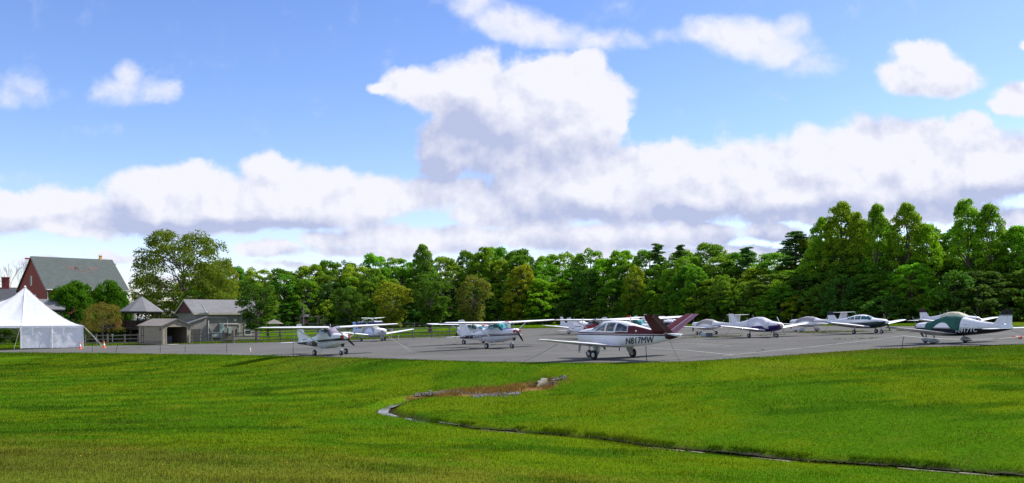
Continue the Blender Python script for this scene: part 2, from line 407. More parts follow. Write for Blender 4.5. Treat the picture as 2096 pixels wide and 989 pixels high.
# ------------------------------------------------------------------ lawn colour (species, dry and mown patches)
def lawn(X,Y):
    X=np.asarray(X,float); Y=np.asarray(Y,float)
    A=np.array([.060,.149,.005]); B=np.array([.102,.174,.005]); C=np.array([.030,.094,.004]); Dr=np.array([.16,.130,.025])
    n1=fbm(X,Y,5.5,1,4); n2=fbm(X,Y,1.4,2,4); n3=fbm(X*.6,Y,2.6,3,4); n4=fbm(X,Y,9,8,3)
    k=sm(.6*n1+.4*n2,.40,.62)[:,None]
    c=A*(1-k)+B*k
    kd=(sm(n3,.56,.74)*.75)[:,None]; c=c*(1-kd)+C*kd
    # mown stripes on the left slope
    s=np.sin((Y*.86-X*.22)*2*np.pi/2.4+fbm(X,Y,8,12,2)*3); st=(.14*s*sm(-X,2,10)*sm(Y,28,42))[:,None]; c=c*(1+st)
    # thin dry turf on the near bank and here and there
    dr=sm(-X*.10-(Y-17)*.16+(n2-.5)*1.8+(n4-.5)*1.2,-.35,1.0)*.55*sm(24-Y,-4,6)+sm(n4,.66,.85)*.32+sm(n2,.70,.85)*.22
    # dry turf belt below the ramp on the right
    e=Yedge(X)-Y
    dr=dr+sm(X,6,20)*sm(9-e,0,6)*sm(n3,.3,.6)*.55
    dr=np.clip(dr*.8,0,.6)[:,None]; c=c*(1-dr)+Dr*dr
    w=(sm(X,18,26)*sm(e,2.0,2.8)*(1-sm(e,4.5,7))*.55)[:,None]; c=c*(1-w)+C*w
    return c
def mud_shade_mask(X,Y):
    m=np.zeros(X.shape); k=(Y>12)&(Y<50)
    d,al=stream_d(X[k],Y[k]); j=(fbm(X[k],Y[k],.5,41,3)-.5)*.34
    d=d+j*.3; w=np.where(al<8,.30,.05)
    m[k]=np.where(d>0,1-sm(d,w+.03,w+np.where(al<9,.3,.12)),1-sm(-d,w*.9,w*.9+.14))
    rr=np.hypot((X-HOLE[0])/.50,(Y-HOLE[1])/.34); m=np.maximum(m,1-sm(rr,.7,.95))  # drain hollow gets the mud colour too, painting in the opening's shade
    return m
# dry rushes and riprap zone round the pipe outlet
ZX=np.array([p[0] for p in [ST[0],ST[1],ST[2],ST[3]]]); 
def dryzone(X,Y):
    c=pz(1000,801,-3.55); X=np.asarray(X)-c[0]; Y=np.asarray(Y)-c[1]
    u=X*.985+Y*.17; v=-X*.17+Y*.985
    v=v-np.clip(u,0,5)*.22
    r=np.hypot(u/4.1,v/1.15)+(fbm(X,Y,.9,51,3)-.5)*.7
    return 1-sm(r,.75,1.0)

# ------------------------------------------------------------------ ground sheet
xs=np.concatenate([[-3000,-1500,-800,-500,-350],np.arange(-250,-40,10),np.arange(-40,-14,.5),np.arange(-14,26,.2),np.arange(26,45,.5),np.arange(45,250,10),[250,350,500,800,1500,3000]])
ys=np.concatenate([[-600,-200,-80,-30,-10],np.arange(0,8,1.0),np.arange(8,17,.22),np.arange(17,46,.14),np.arange(46,66,.3),np.arange(66,112,1.0),np.arange(112,260,12),[300,400,600,1000,2000,4500]])
XX,YY=np.meshgrid(xs,ys); xf=XX.ravel(); yf=YY.ravel()
zf=terrain(xf,yf)
zf=np.where(np.abs(xf)>260, zf-0.0235*(np.abs(xf)-260)*np.sign(xf), zf)
V=np.stack([xf,yf,zf],1)
nx=len(xs); ny=len(ys)
ii=(np.arange(ny-1)[:,None]*nx+np.arange(nx-1)[None,:]).ravel()
Fq=np.stack([ii,ii+1,ii+nx+1,ii+nx],1)
gc=lawn(xf,yf)*.78
mm=mud_shade_mask(xf,yf)[:,None]; mud_shade_c=np.array([.030,.022,.014])*(.6+.8*fbm(xf,yf,.4,61,3))[:,None]; gc=gc*(1-mm)+mud_shade_c*mm
dz=dryzone(xf,yf)[:,None]; dzc=np.array([.16,.10,.035])*(.6+.8*fbm(xf,yf,.6,71,3))[:,None]; gc=gc*(1-dz)+dzc*dz
m,T,b,o=newmat('lawn_turf')
at_=T.n('ShaderNodeAttribute'); at_.attribute_name='tint'
pos=T.n('ShaderNodeNewGeometry').outputs['Position']
n1=T.noise(pos,9,5,.7); n2=T.noise(pos,1.3,4,.6)
f1=T.ramp(n1,.3,.7,.62,1.4)
c=T.mix(1.0,at_.outputs['Color'],T.comb(f1,T.ramp(n1,.3,.7,.66,1.34),f1),'MULTIPLY')
c=T.mix(T.ramp(n2,.55,.8,0,.25),c,(.16,.15,.03))
T.put(b.inputs['Base Color'],c); b.inputs['Roughness'].default_value=1; b.inputs['Specular IOR Level'].default_value=.0
bp=T.n('ShaderNodeBump'); bp.inputs['Strength'].default_value=.55; bp.inputs['Distance'].default_value=.05
T.put(bp.inputs['Height'],n1); T.put(b.inputs['Normal'],bp.outputs[0])
TURF=m
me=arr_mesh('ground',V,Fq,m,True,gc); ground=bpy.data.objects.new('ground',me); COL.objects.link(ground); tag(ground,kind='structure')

# ------------------------------------------------------------------ the ramp (asphalt)
FAR=[(-700,726),(-300,721),(0,716.5),(175,708.5),(285,706.8),(395,704.3),(530,701.5),(700,697),(860,691),(940,688),(1000,674),(1150,671.5),(1410,668),(1690,667),(1900,668),(2096,670.5),(2400,675),(2900,683)]
far_w=np.array([gp(*p)[:2] for p in FAR])
def seg(pts,n):
    d=np.concatenate([[0],np.cumsum(np.hypot(*np.diff(pts,axis=0).T))]); t=np.linspace(0,d[-1],n)
    return np.stack([np.interp(t,d,pts[:,0]),np.interp(t,d,pts[:,1])],1)
NP=500; M_=26
xn=np.linspace(near_w[0,0],near_w[-1,0],NP); yn=Yedge(xn)+(fbm(xn,xn*0,.9,91,3)-.5)*.22
# far edge sampled along the same number of columns; the near edge bows towards the camera
def yfar(X):
    return np.interp(X,far_w[:,0],far_w[:,1])
fs=np.argsort(far_w[:,0]); far_w=far_w[fs]
yfv=yfar(xn)+(fbm(xn,xn*0,2,92,3)-.5)*.4
yfv=np.maximum(yfv,yn+.5)
tt=np.linspace(0,1,M_)
RX=np.repeat(xn[:,None],M_,1); RY=yn[:,None]*(1-tt)+yfv[:,None]*tt
RZ=G(RX)+.012
V=np.stack([RX.ravel(),RY.ravel(),RZ.ravel()],1)
ii=(np.arange(NP-1)[:,None]*M_+np.arange(M_-1)[None,:]).ravel()
Fq=np.stack([ii,ii+M_,ii+M_+1,ii+1],1)
m,T,b,o=newmat('asphalt')
pos=T.n('ShaderNodeNewGeometry').outputs['Position']
a=T.noise(pos,.16,5,.6); bq=T.noise(T.v('MULTIPLY',pos,(.35,1.6,1)),1.0,5,.65); cq=T.noise(pos,40,2,.5)
v=T.m('ADD',T.m('ADD',T.m('MULTIPLY',a,.45),T.m('MULTIPLY',bq,.35)),T.m('MULTIPLY',cq,.2))
c=T.mix(T.ramp(v,.36,.64),(.085,.084,.078),(.145,.142,.130))
# sealed cracks wandering over the ramp
vo=T.n('ShaderNodeTexVoronoi'); vo.feature='DISTANCE_TO_EDGE'; vo.inputs['Scale'].default_value=.11
T.put(vo.inputs['Vector'],T.v('ADD',pos,T.v('MULTIPLY',T.noise(pos,.5,4,.6,out='Color'),(3,3,0))))
ck=T.m('LESS_THAN',vo.outputs['Distance'],.0055)
c=T.mix(T.m('MULTIPLY',ck,.75),c,(.03,.03,.032))
# paving lanes
xx,yy_,zz=T.sep(pos)[:3]
ln=T.m('FRACT',T.m('DIVIDE',T.m('ADD',yy_,T.m('MULTIPLY',xx,.12)),4.2))
c=T.mix(T.m('MULTIPLY',T.m('LESS_THAN',ln,.03),.4),c,(.035,.035,.037))
st=T.ramp(T.noise(pos,.35,4,.7),.60,.75,0,.5); c=T.mix(st,c,(.085,.082,.076))
T.put(b.inputs['Base Color'],c); b.inputs['Roughness'].default_value=.95; b.inputs['Specular IOR Level'].default_value=.1
bp=T.n('ShaderNodeBump'); bp.inputs['Strength'].default_value=.3; bp.inputs['Distance'].default_value=.01
T.put(bp.inputs['Height'],cq); T.put(b.inputs['Normal'],bp.outputs[0])
me=arr_mesh('aircraft_ramp',V,Fq,m,False); ramp_o=bpy.data.objects.new('tarmac',me); COL.objects.link(ramp_o); tag(ramp_o,kind='structure')

# painted tie-down lines on the ramp, worn yellow and white
def stripe(name,a,b_,w,m):
    a=gp(*a); b_=gp(*b_); d=(b_-a).normalized(); s=Vector((-d.y,d.x,0))*w/2; mb=MB(); n=24
    vs=[];fs=[]
    for i in range(n+1):
        p=a.lerp(b_,i/n)
        for q in (p-s,p+s): vs.append((q.x,q.y,G(q.x)+.018))
    for i in range(n): fs.append((2*i,2*i+2,2*i+3,2*i+1))
    mb.add(vs,fs); return mb.build(name,m)
LP_=mat('worn_white_line',(.42,.42,.40),.8,var=.35,scale=6)
LY_=mat('worn_yellow_line',(.40,.30,.06),.8,var=.4,scale=6)
for a,b_,m_ in [((1330,713),(1400,717),LP_),((1400,717),(1500,727),LP_),((1340,702),(1480,706),LP_),((1400,698),(1450,697),LP_),((1720,694),(1780,693),LY_),((1150,706),(1000,712),LP_)]:
    tag(stripe('painted_line',a,b_,.10,m_),kind='structure')

# ------------------------------------------------------------------ stream water
def ribbon(name,i0,i1,wfun,dz,m):
    P_=[];
    for i in range(i0,i1):
        for k in range(6):
            t=k/6; P_.append(tuple(ST[i]*(1-t)+ST[i+1]*t)+(i+t,))
    V=[];f=[]
    for k,p in enumerate(P_):
        a=np.array(P_[max(k-1,0)][:2]); c=np.array(P_[min(k+1,len(P_)-1)][:2]); d=(c-a)/np.hypot(*(c-a)); s=np.array([-d[1],d[0]])
        wl=wfun(p[3]); off=(random.random()-.5)*.05
        z=float(terrain(np.array([p[0]]),np.array([p[1]]))[0])+dz
        V+= [(p[0]-s[0]*wl*1.1+off,p[1]-s[1]*wl*1.1,z),(p[0]+s[0]*wl+off,p[1]+s[1]*wl,z)]
        if k: f.append((2*k-2,2*k,2*k+1,2*k-1))
    return MB().add(V,f).build(name,m)
m,T,b,o=newmat('stream_water'); b.inputs['Base Color'].default_value=(.02,.022,.018,1); b.inputs['Roughness'].default_value=.06
pos=T.n('ShaderNodeNewGeometry').outputs['Position']; bp=T.n('ShaderNodeBump'); bp.inputs['Strength'].default_value=.25; bp.inputs['Distance'].default_value=.02
T.put(bp.inputs['Height'],T.noise(pos,6,3,.5)); T.put(b.inputs['Normal'],bp.outputs[0]); WATER=m
wob=ribbon('stream',3,len(ST)-1,lambda a:(.20 if 5<a<8 else .16 if a<=5 else (.02+.05*abs(math.sin(a*2.3)) )),.07,WATER)
tag(wob,kind='structure')
# the cut bank of bare soil on the far side of the channel
V=[];f=[]; kq=0
for i in range(8,len(ST)-1):
    for k in range(14):
        t=k/14; p=ST[i]*(1-t)+ST[i+1]*t; d=ST[i+1]-ST[i]; d=d[:2]/np.hypot(*d[:2]); s=np.array([-d[1],d[0]])
        a=i+t; hgt=max(-.07,-.03+.17*(vnoise(np.array([p[0]]),np.array([p[1]]),.8,3)[0]-.45)+.05*(vnoise(np.array([p[0]]),np.array([p[1]]),.22,4)[0]-.5))
        lo=p[:2]-s*.04; up=p[:2]+s*.10; zo=float(terrain(np.array([up[0]+s[0]*.12]),np.array([up[1]+s[1]*.12]))[0])
        zb=zo-.13; top=zo-.085+hgt*.75-.10*max(0,1-(a-8)/1.2)
        V+=[(lo[0],lo[1],zb+.03),(p[0]+s[0]*.03,p[1]+s[1]*.03,(zb+top)/2),(up[0],up[1],top)]
        if kq: 
            q=3*kq; f+=[(q-3,q,q+1,q-2),(q-2,q+1,q+2,q-1)]
        kq+=1
tag(MB().add(V,f).build('stream_bank',mat('bank_soil',(.045,.034,.022),.95,var=.5,scale=8)),kind='structure')
mudm=mat('silt',(.20,.17,.13),.85,var=.35,scale=5,bump=.4)
sv=[];sf=[]
mb=MB()
for i in range(46):          # pale silt lenses lying along the near side of the channel
    a=9.5+i*(11.5/46)+random.uniform(-.1,.1); k=int(a); t=a-k
    if math.sin(a*3.1)+math.sin(a*1.3+1)<.15 or k>=len(ST)-1: continue
    p=ST[k]*(1-t)+ST[k+1]*t; d=ST[k+1]-ST[k]; d/=np.hypot(d[0],d[1]); s=np.array([-d[1],d[0]])
    c=np.array([p[0]-s[0]*.16,p[1]-s[1]*.16]); L=random.uniform(.22,.42); wv=random.uniform(.05,.12); n=10
    ring=[(c[0]+d[0]*L*math.cos(q)*random.uniform(.8,1.1)+s[0]*wv*math.sin(q),c[1]+d[1]*L*math.cos(q)+s[1]*wv*math.sin(q)) for q in [2*math.pi*j/n for j in range(n)]]
    zz=terrain(np.array([r[0] for r in ring]+[c[0]]),np.array([r[1] for r in ring]+[c[1]]))
    zt=float(zz.max())+.012
    mb.add([(r[0],r[1],zt) for r in ring]+[(c[0],c[1],zt+.015)],[(j,(j+1)%n,n) for j in range(n)])
tag(mb.build('silt',mudm),kind='structure')


# ------------------------------------------------------------------ rocks
def rock_geo(mb,c,r,fl=.6):
    n=6; V=[];f=[]
    pts=[]
    for i in range(1,4):
        th=math.pi*i/4
        for k in range(n):
            a=2*math.pi*k/n+i*.4; q=r*random.uniform(.75,1.2)
            pts.append((c[0]+q*math.sin(th)*math.cos(a),c[1]+q*math.sin(th)*math.sin(a),c[2]+q*fl*math.cos(th)))
    V=[(c[0],c[1],c[2]+r*fl)]+pts+[(c[0],c[1],c[2]-r*fl)]
    for k in range(n): f.append((0,1+k,1+(k+1)%n))
    for i in range(2):
        for k in range(n): f.append((1+i*n+k,1+(i+1)*n+k,1+(i+1)*n+(k+1)%n,1+i*n+(k+1)%n))
    L=len(V)-1
    for k in range(n): f.append((1+2*n+k,L,1+2*n+(k+1)%n))
    mb.add(V,f)
mb=MB()
def zt(x,y): return float(terrain(np.array([float(x)]),np.array([float(y)]))[0])
def ground_hit(px,py):
    t=(px-CX)/F; s=(HY-py)/F
    Ds=np.arange(9,120,.05); zz=terrain(Ds*t,Ds)-Ds*s
    k=int(np.argmax(zz>=0)); D=Ds[k] if (zz>=0).any() else 100.
    return Vector((D*t,D,D*s))
for (a,b_,n) in [((848,808),(945,801),150),((968,811),(1064,806),240),((1110,790),(1136,783),70),((1128,777),(1158,772),40),((870,806),(1060,804),50)]:
    for i in range(n):
        t=random.random(); px=a[0]*(1-t)+b_[0]*t; py=a[1]*(1-t)+b_[1]*t+random.gauss(0,1.7)
        q=ground_hit(px,py); rock_geo(mb,(q.x,q.y,q.z+.01),random.uniform(.035,.105),.5)
stone=mat('riprap_stone',(.115,.108,.095),.85,var=.7,scale=2.2,bump=.3)
tag(mb.build('riprap_stones',stone),'loose grey riprap stones in the ditch below the ramp','stones',kind='stuff')

# ------------------------------------------------------------------ pipe outlet
h=Vector((HOLE[0],HOLE[1],zt(HOLE[0]+.55,HOLE[1])))
cv=empty('drain_pipe_outlet',h,R(0)); tag(cv,'pale concrete drain outlet with dark hollow sticking out of the bank among stones','drain pipe')
conc=mat('old_concrete',(.30,.28,.22),.9,var=.3,scale=6,bump=.4); dark=mat('near_black',(.012,.012,.012),.9)
MB().add([(.20,-.36,-.16),(.42,-.40,-.16),(.74,.06,.24),(.50,.10,.26),(.22,-.34,-.28),(.44,-.38,-.28),(.78,.10,.12),(.52,.16,.12)],[(0,1,2,3),(7,6,5,4)]+[(i,(i+1)%4,(i+1)%4+4,i+4) for i in range(4)]).build('apron_slab',conc,cv,bevel=.02)
pp=MB().lathe([(.24,0),(.28,0),(.28,.3),(.24,.3)],24,'x').build('pipe',conc,cv,True); pp.location=(.30,.14,-.16); pp.rotation_euler=(0,R(-6),R(20))
MB().lathe([(.22,-.012),(.22,-.004)],20,'x').build('opening',dark,pp)  # dark disc over the capped end, painted shade of the pipe's inside
MB().beam((1.0,.20,.14),(1.42,.42,.24),.18,.09).build('capstone',conc,cv,bevel=.02)

# ------------------------------------------------------------------ grass blades
def blades(name,X,Y,H,Wd,C,lean=.35):
    n=len(X); a=rng.uniform(0,2*np.pi,n); Z=terrain(X,Y)
    dx=np.cos(a)*Wd/2; dy=np.sin(a)*Wd/2; la=rng.uniform(0,2*np.pi,n); ll=rng.uniform(.1,1,n)*lean*H
    V=np.empty((n,3,3)); V[:,0]=np.stack([X-dx,Y-dy,Z-.01],1); V[:,1]=np.stack([X+dx,Y+dy,Z-.01],1)
    V[:,2]=np.stack([X+np.cos(la)*ll,Y+np.sin(la)*ll,Z+H],1)
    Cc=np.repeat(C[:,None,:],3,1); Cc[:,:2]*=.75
    Fq=np.arange(n*3).reshape(n,3)
    m=MATS.get('grass_blade')
    if not m:
        m,T,b,o=newmat('grass_blade'); q=T.n('ShaderNodeAttribute'); q.attribute_name='tint'
        T.put(b.inputs['Base Color'],q.outputs['Color']); b.inputs['Roughness'].default_value=.8; b.inputs['Specular IOR Level'].default_value=.04
        tr=T.n('ShaderNodeBsdfTranslucent'); T.put(tr.inputs[0],T.mix(1.0,q.outputs['Color'],(1.25,1.15,.5),'MULTIPLY'))
        mx=T.n('ShaderNodeMixShader'); mx.inputs[0].default_value=.38
        T.t.links.new(b.outputs[0],mx.inputs[1]); T.t.links.new(tr.outputs[0],mx.inputs[2]); T.t.links.new(mx.outputs[0],o.inputs[0])
        MATS['grass_blade']=m
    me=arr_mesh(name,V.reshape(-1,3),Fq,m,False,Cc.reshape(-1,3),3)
    o=bpy.data.objects.new(name,me); COL.objects.link(o); return o
def sample(n,y0,y1,pw):
    u=rng.random(n); Y=(y0**pw+(y1**pw-y0**pw)*u)**(1/pw); X=rng.uniform(-.86,.86,n)*Y
    k=(Yedge(X)-Y)>-.25; return X[k],Y[k]
X,Y=sample(860000,8.2,90,.75)
mk=mud_shade_mask(X,Y); dk=dryzone(X,Y); keep=(rng.random(len(X))>mk*1.6)&(rng.random(len(X))>dk*.97); X=X[keep];Y=Y[keep]
tall=sm(fbm(X,Y,1.1,21,3),.52,.75); sd_=np.zeros(len(X)); kk=(Y<48); sd_[kk]=np.exp(-(np.abs(stream_d(X[kk],Y[kk])[0])/.55)**2)
sgn=np.zeros(len(X)); sgn[kk]=stream_d(X[kk],Y[kk])[0]; sd_=sd_*(sgn>0.1)
H=(.024+.0008*Y)*(1+.8*tall+1.0*sd_)*rng.uniform(.5,1.35,len(X)); H*=1.0; Wd=(.004+.0005*Y)*rng.uniform(.6,1.4,len(X))
C=lawn(X,Y)*rng.uniform(.72,1.34,(len(X),1)); C=C*(1+np.array([.5,.1,-.2])*rng.random((len(X),1))*.7)
st_=rng.random(len(X))<(.03+.10*sm(20-Y,0,7)*sm(3-X,0,6)); C[st_]=np.array([.26,.21,.08])*rng.uniform(.6,1.2,(st_.sum(),1))
tag(blades('grass',X,Y,H,Wd,C),'mown green lawn grass on the slopes in front of the ramp','grass',kind='stuff')
# longer grass hanging over the channel
n=26000; i_=rng.integers(7,len(ST)-1,n); t=rng.random(n); A_=ST[i_];B_=ST[i_+1]; d=(B_-A_)[:,:2]; L=np.hypot(d[:,0],d[:,1]); keep=rng.random(n)<L/L.max(); A_,B_,d,L,t=A_[keep],B_[keep],d[keep],L[keep],t[keep]; d=d/L[:,None]
sd2=np.where(rng.random(len(t))<.62,rng.uniform(.10,.34,len(t)),-rng.uniform(.10,.5,len(t))); X=A_[:,0]*(1-t)+B_[:,0]*t-d[:,1]*sd2; Y=A_[:,1]*(1-t)+B_[:,1]*t+d[:,0]*sd2
cl=fbm(X,Y,.6,83,3); k=cl>.47; X,Y,sd2,cl=X[k],Y[k],sd2[k],cl[k]; C=lawn(X,Y)*rng.uniform(.8,1.4,(len(X),1)); Hh=np.where(sd2>0,rng.uniform(.04,.10,len(X)),rng.uniform(.03,.06,len(X)))*(.6+cl)
tag(blades('bank_grass',X,Y,Hh,rng.uniform(.010,.022,len(X)),C,1.1),'longer grass hanging over the edges of the little stream','grass',kind='stuff')
# rusty dry rushes round the pipe outlet
n=26000; c0=pz(1000,801,-3.55); X=rng.uniform(-5.5,6,n)+c0[0]; Y=rng.uniform(-3,4,n)+c0[1]; k=dryzone(X,Y)>rng.random(n)*.9; X=X[k];Y=Y[k]
C=np.array([.26,.15,.045])*rng.uniform(.45,1.4,(len(X),1)); q=rng.random(len(X))<.3; C[q]=np.array([.22,.19,.05])*rng.uniform(.5,1.2,(q.sum(),1))
dd=sm(fbm(X,Y,1.2,77,2),.35,.6); k=rng.random(len(X))<dd*.95+.12; X=X[k];Y=Y[k];C=C[k]
tag(blades('dry_rushes',X,Y,rng.uniform(.08,.30,len(X)),rng.uniform(.012,.03,len(X)),C,.5),'rust coloured dry rushes around the drain pipe outlet','rushes',kind='stuff')
# weeds in the joints of the ramp between the aircraft rows
def weed_line(a,b_,n,w):
    t=rng.random(n); t=t[(fbm(t*40,t*0,3,int(a[0]),2)>.47)]; A=gp(*a);B=gp(*b_)
    return A.x+(B.x-A.x)*t+rng.normal(0,w,len(t)),A.y+(B.y-A.y)*t+rng.normal(0,w,len(t))
Xs=[];Ys=[]
for a,b_,n,w in [((1640,682),(1900,676.5),3200,.35),((1400,692),(1660,684),900,.22),((1130,681),(1230,681),260,.2),((890,692),(950,691),240,.2),((1700,695),(1790,694),160,.12),((1850,677),(2000,676),500,.2),((1420,691),(1470,691),420,.2)]:
    x,y=weed_line(a,b_,n,w); Xs.append(x);Ys.append(y)
X=np.concatenate(Xs);Y=np.concatenate(Ys); C=np.array([.11,.15,.012])*rng.uniform(.6,1.5,(len(X),1))
tag(blades('weeds',X,Y,rng.uniform(.05,.20,len(X)),rng.uniform(.03,.07,len(X)),C,.6),'strips of weeds growing through the asphalt between the aircraft rows','weeds',kind='stuff')
# tufted verge beyond the ramp
n=60000; X=rng.uniform(-75,75,n); Y=yfar(X)+rng.exponential(9,n)+.1
C=np.array([.12,.19,.01])*rng.uniform(.6,1.5,(n,1))
tag(blades('verge_grass',X,Y,rng.uniform(.06,.2,n),rng.uniform(.05,.12,n),C,.5),'sunlit grass verge between the ramp and the wood','grass',kind='stuff')
# dandelions and clover heads
mb=MB(); 
for i in range(90):
    Yv=random.uniform(12,38); Xv=random.uniform(-.55,.55)*Yv
    z=zt(Xv,Yv)+.07; r=random.uniform(.006,.012); mb.lathe([(r*.5,-.006),(r,.0),(r*.7,.009),(r*.2,.012)],6,'z',(Xv,Yv,z)).tube([(Xv,Yv,z-.08),(Xv,Yv,z)],.003,3,False)
tag(mb.build('dandelions',mat('dandelion_yellow',(.75,.45,.02),.7)),'tiny yellow dandelion heads scattered over the lawn','flowers',kind='stuff')

# ------------------------------------------------------------------ trees
bark=mat('bark',(.10,.08,.06),.95,var=.4,scale=3,bump=.6,stretch=(1,1,.25))
barkl=mat('pale_bark',(.20,.17,.13),.95,var=.35,scale=3,bump=.5,stretch=(1,1,.25))
def leafmat(name,trans=.35):
    m,T,b,o=newmat(name)
    oi=T.n('ShaderNodeObjectInfo'); ge=T.n('ShaderNodeNewGeometry')
    tc=T.n('ShaderNodeTexCoord').outputs['Object']
    r=ge.outputs['Random Per Island']; v=T.ramp(r,0,1,.55,1.5)
    big=T.noise(tc,.45,3,.5)
    c=T.mix(1.0,oi.outputs['Color'],T.comb(v,v,v),'MULTIPLY')
    c=T.mix(T.ramp(big,.42,.68,0,.55),c,T.mix(1.0,oi.outputs['Color'],(1.35,1.20,.9),'MULTIPLY'))
    T.put(b.inputs['Base Color'],c); b.inputs['Roughness'].default_value=.7; b.inputs['Specular IOR Level'].default_value=.08
    tr=T.n('ShaderNodeBsdfTranslucent'); T.put(tr.inputs[0],T.mix(1.0,c,(1.35,1.25,.5),'MULTIPLY'))
    mx=T.n('ShaderNodeMixShader'); mx.inputs[0].default_value=trans
    T.t.links.new(b.outputs[0],mx.inputs[1]); T.t.links.new(tr.outputs[0],mx.inputs[2]); T.t.links.new(mx.outputs[0],o.inputs[0])
    return m
LEAF=leafmat('leaves',.50); NEEDLE=leafmat('needles',.15)
def leaves_mesh(name,C,Nn,S,m):
    """diamond leaf sprays at C facing Nn"""
    n=len(C); Nn=Nn/np.linalg.norm(Nn,axis=1,keepdims=True)
    ref=rng.normal(size=(n,3)); u=np.cross(Nn,ref); u/=np.linalg.norm(u,axis=1,keepdims=True)+1e-9; w=np.cross(Nn,u)
    a=(S*rng.uniform(.7,1.3,n))[:,None]; b_=(S*rng.uniform(.45,.8,n))[:,None]
    V=np.empty((n,4,3)); V[:,0]=C-u*a*.5; V[:,1]=C-w*b_*.5+u*a*.1; V[:,2]=C+u*a*.6; V[:,3]=C+w*b_*.5-u*a*.05
    V[:,2]-=Nn*a*.12
    return arr_mesh(name,V.reshape(-1,3),np.arange(n*4).reshape(n,4),m)
def cluster(cs,rs,per,flat=.75,up=.35,rough=.55,jit=.0):
    P=[];N=[]
    for (c,r) in zip(cs,rs):
        n=max(6,int(per*r*r)); d=rng.normal(size=(n,3)); d/=np.linalg.norm(d,axis=1,keepdims=True)
        d[:,2]=np.where(d[:,2]<-.35,-d[:,2]*.6,d[:,2])
        rad=r*rng.uniform(.55,1.05,n)**.6
        p=np.array(c)+d*rad[:,None]*np.array([1,1,flat])
        P.append(p); N.append(d+np.array([0,0,up])+rng.normal(0,rough,(n,3)))
    return np.concatenate(P),np.concatenate(N)
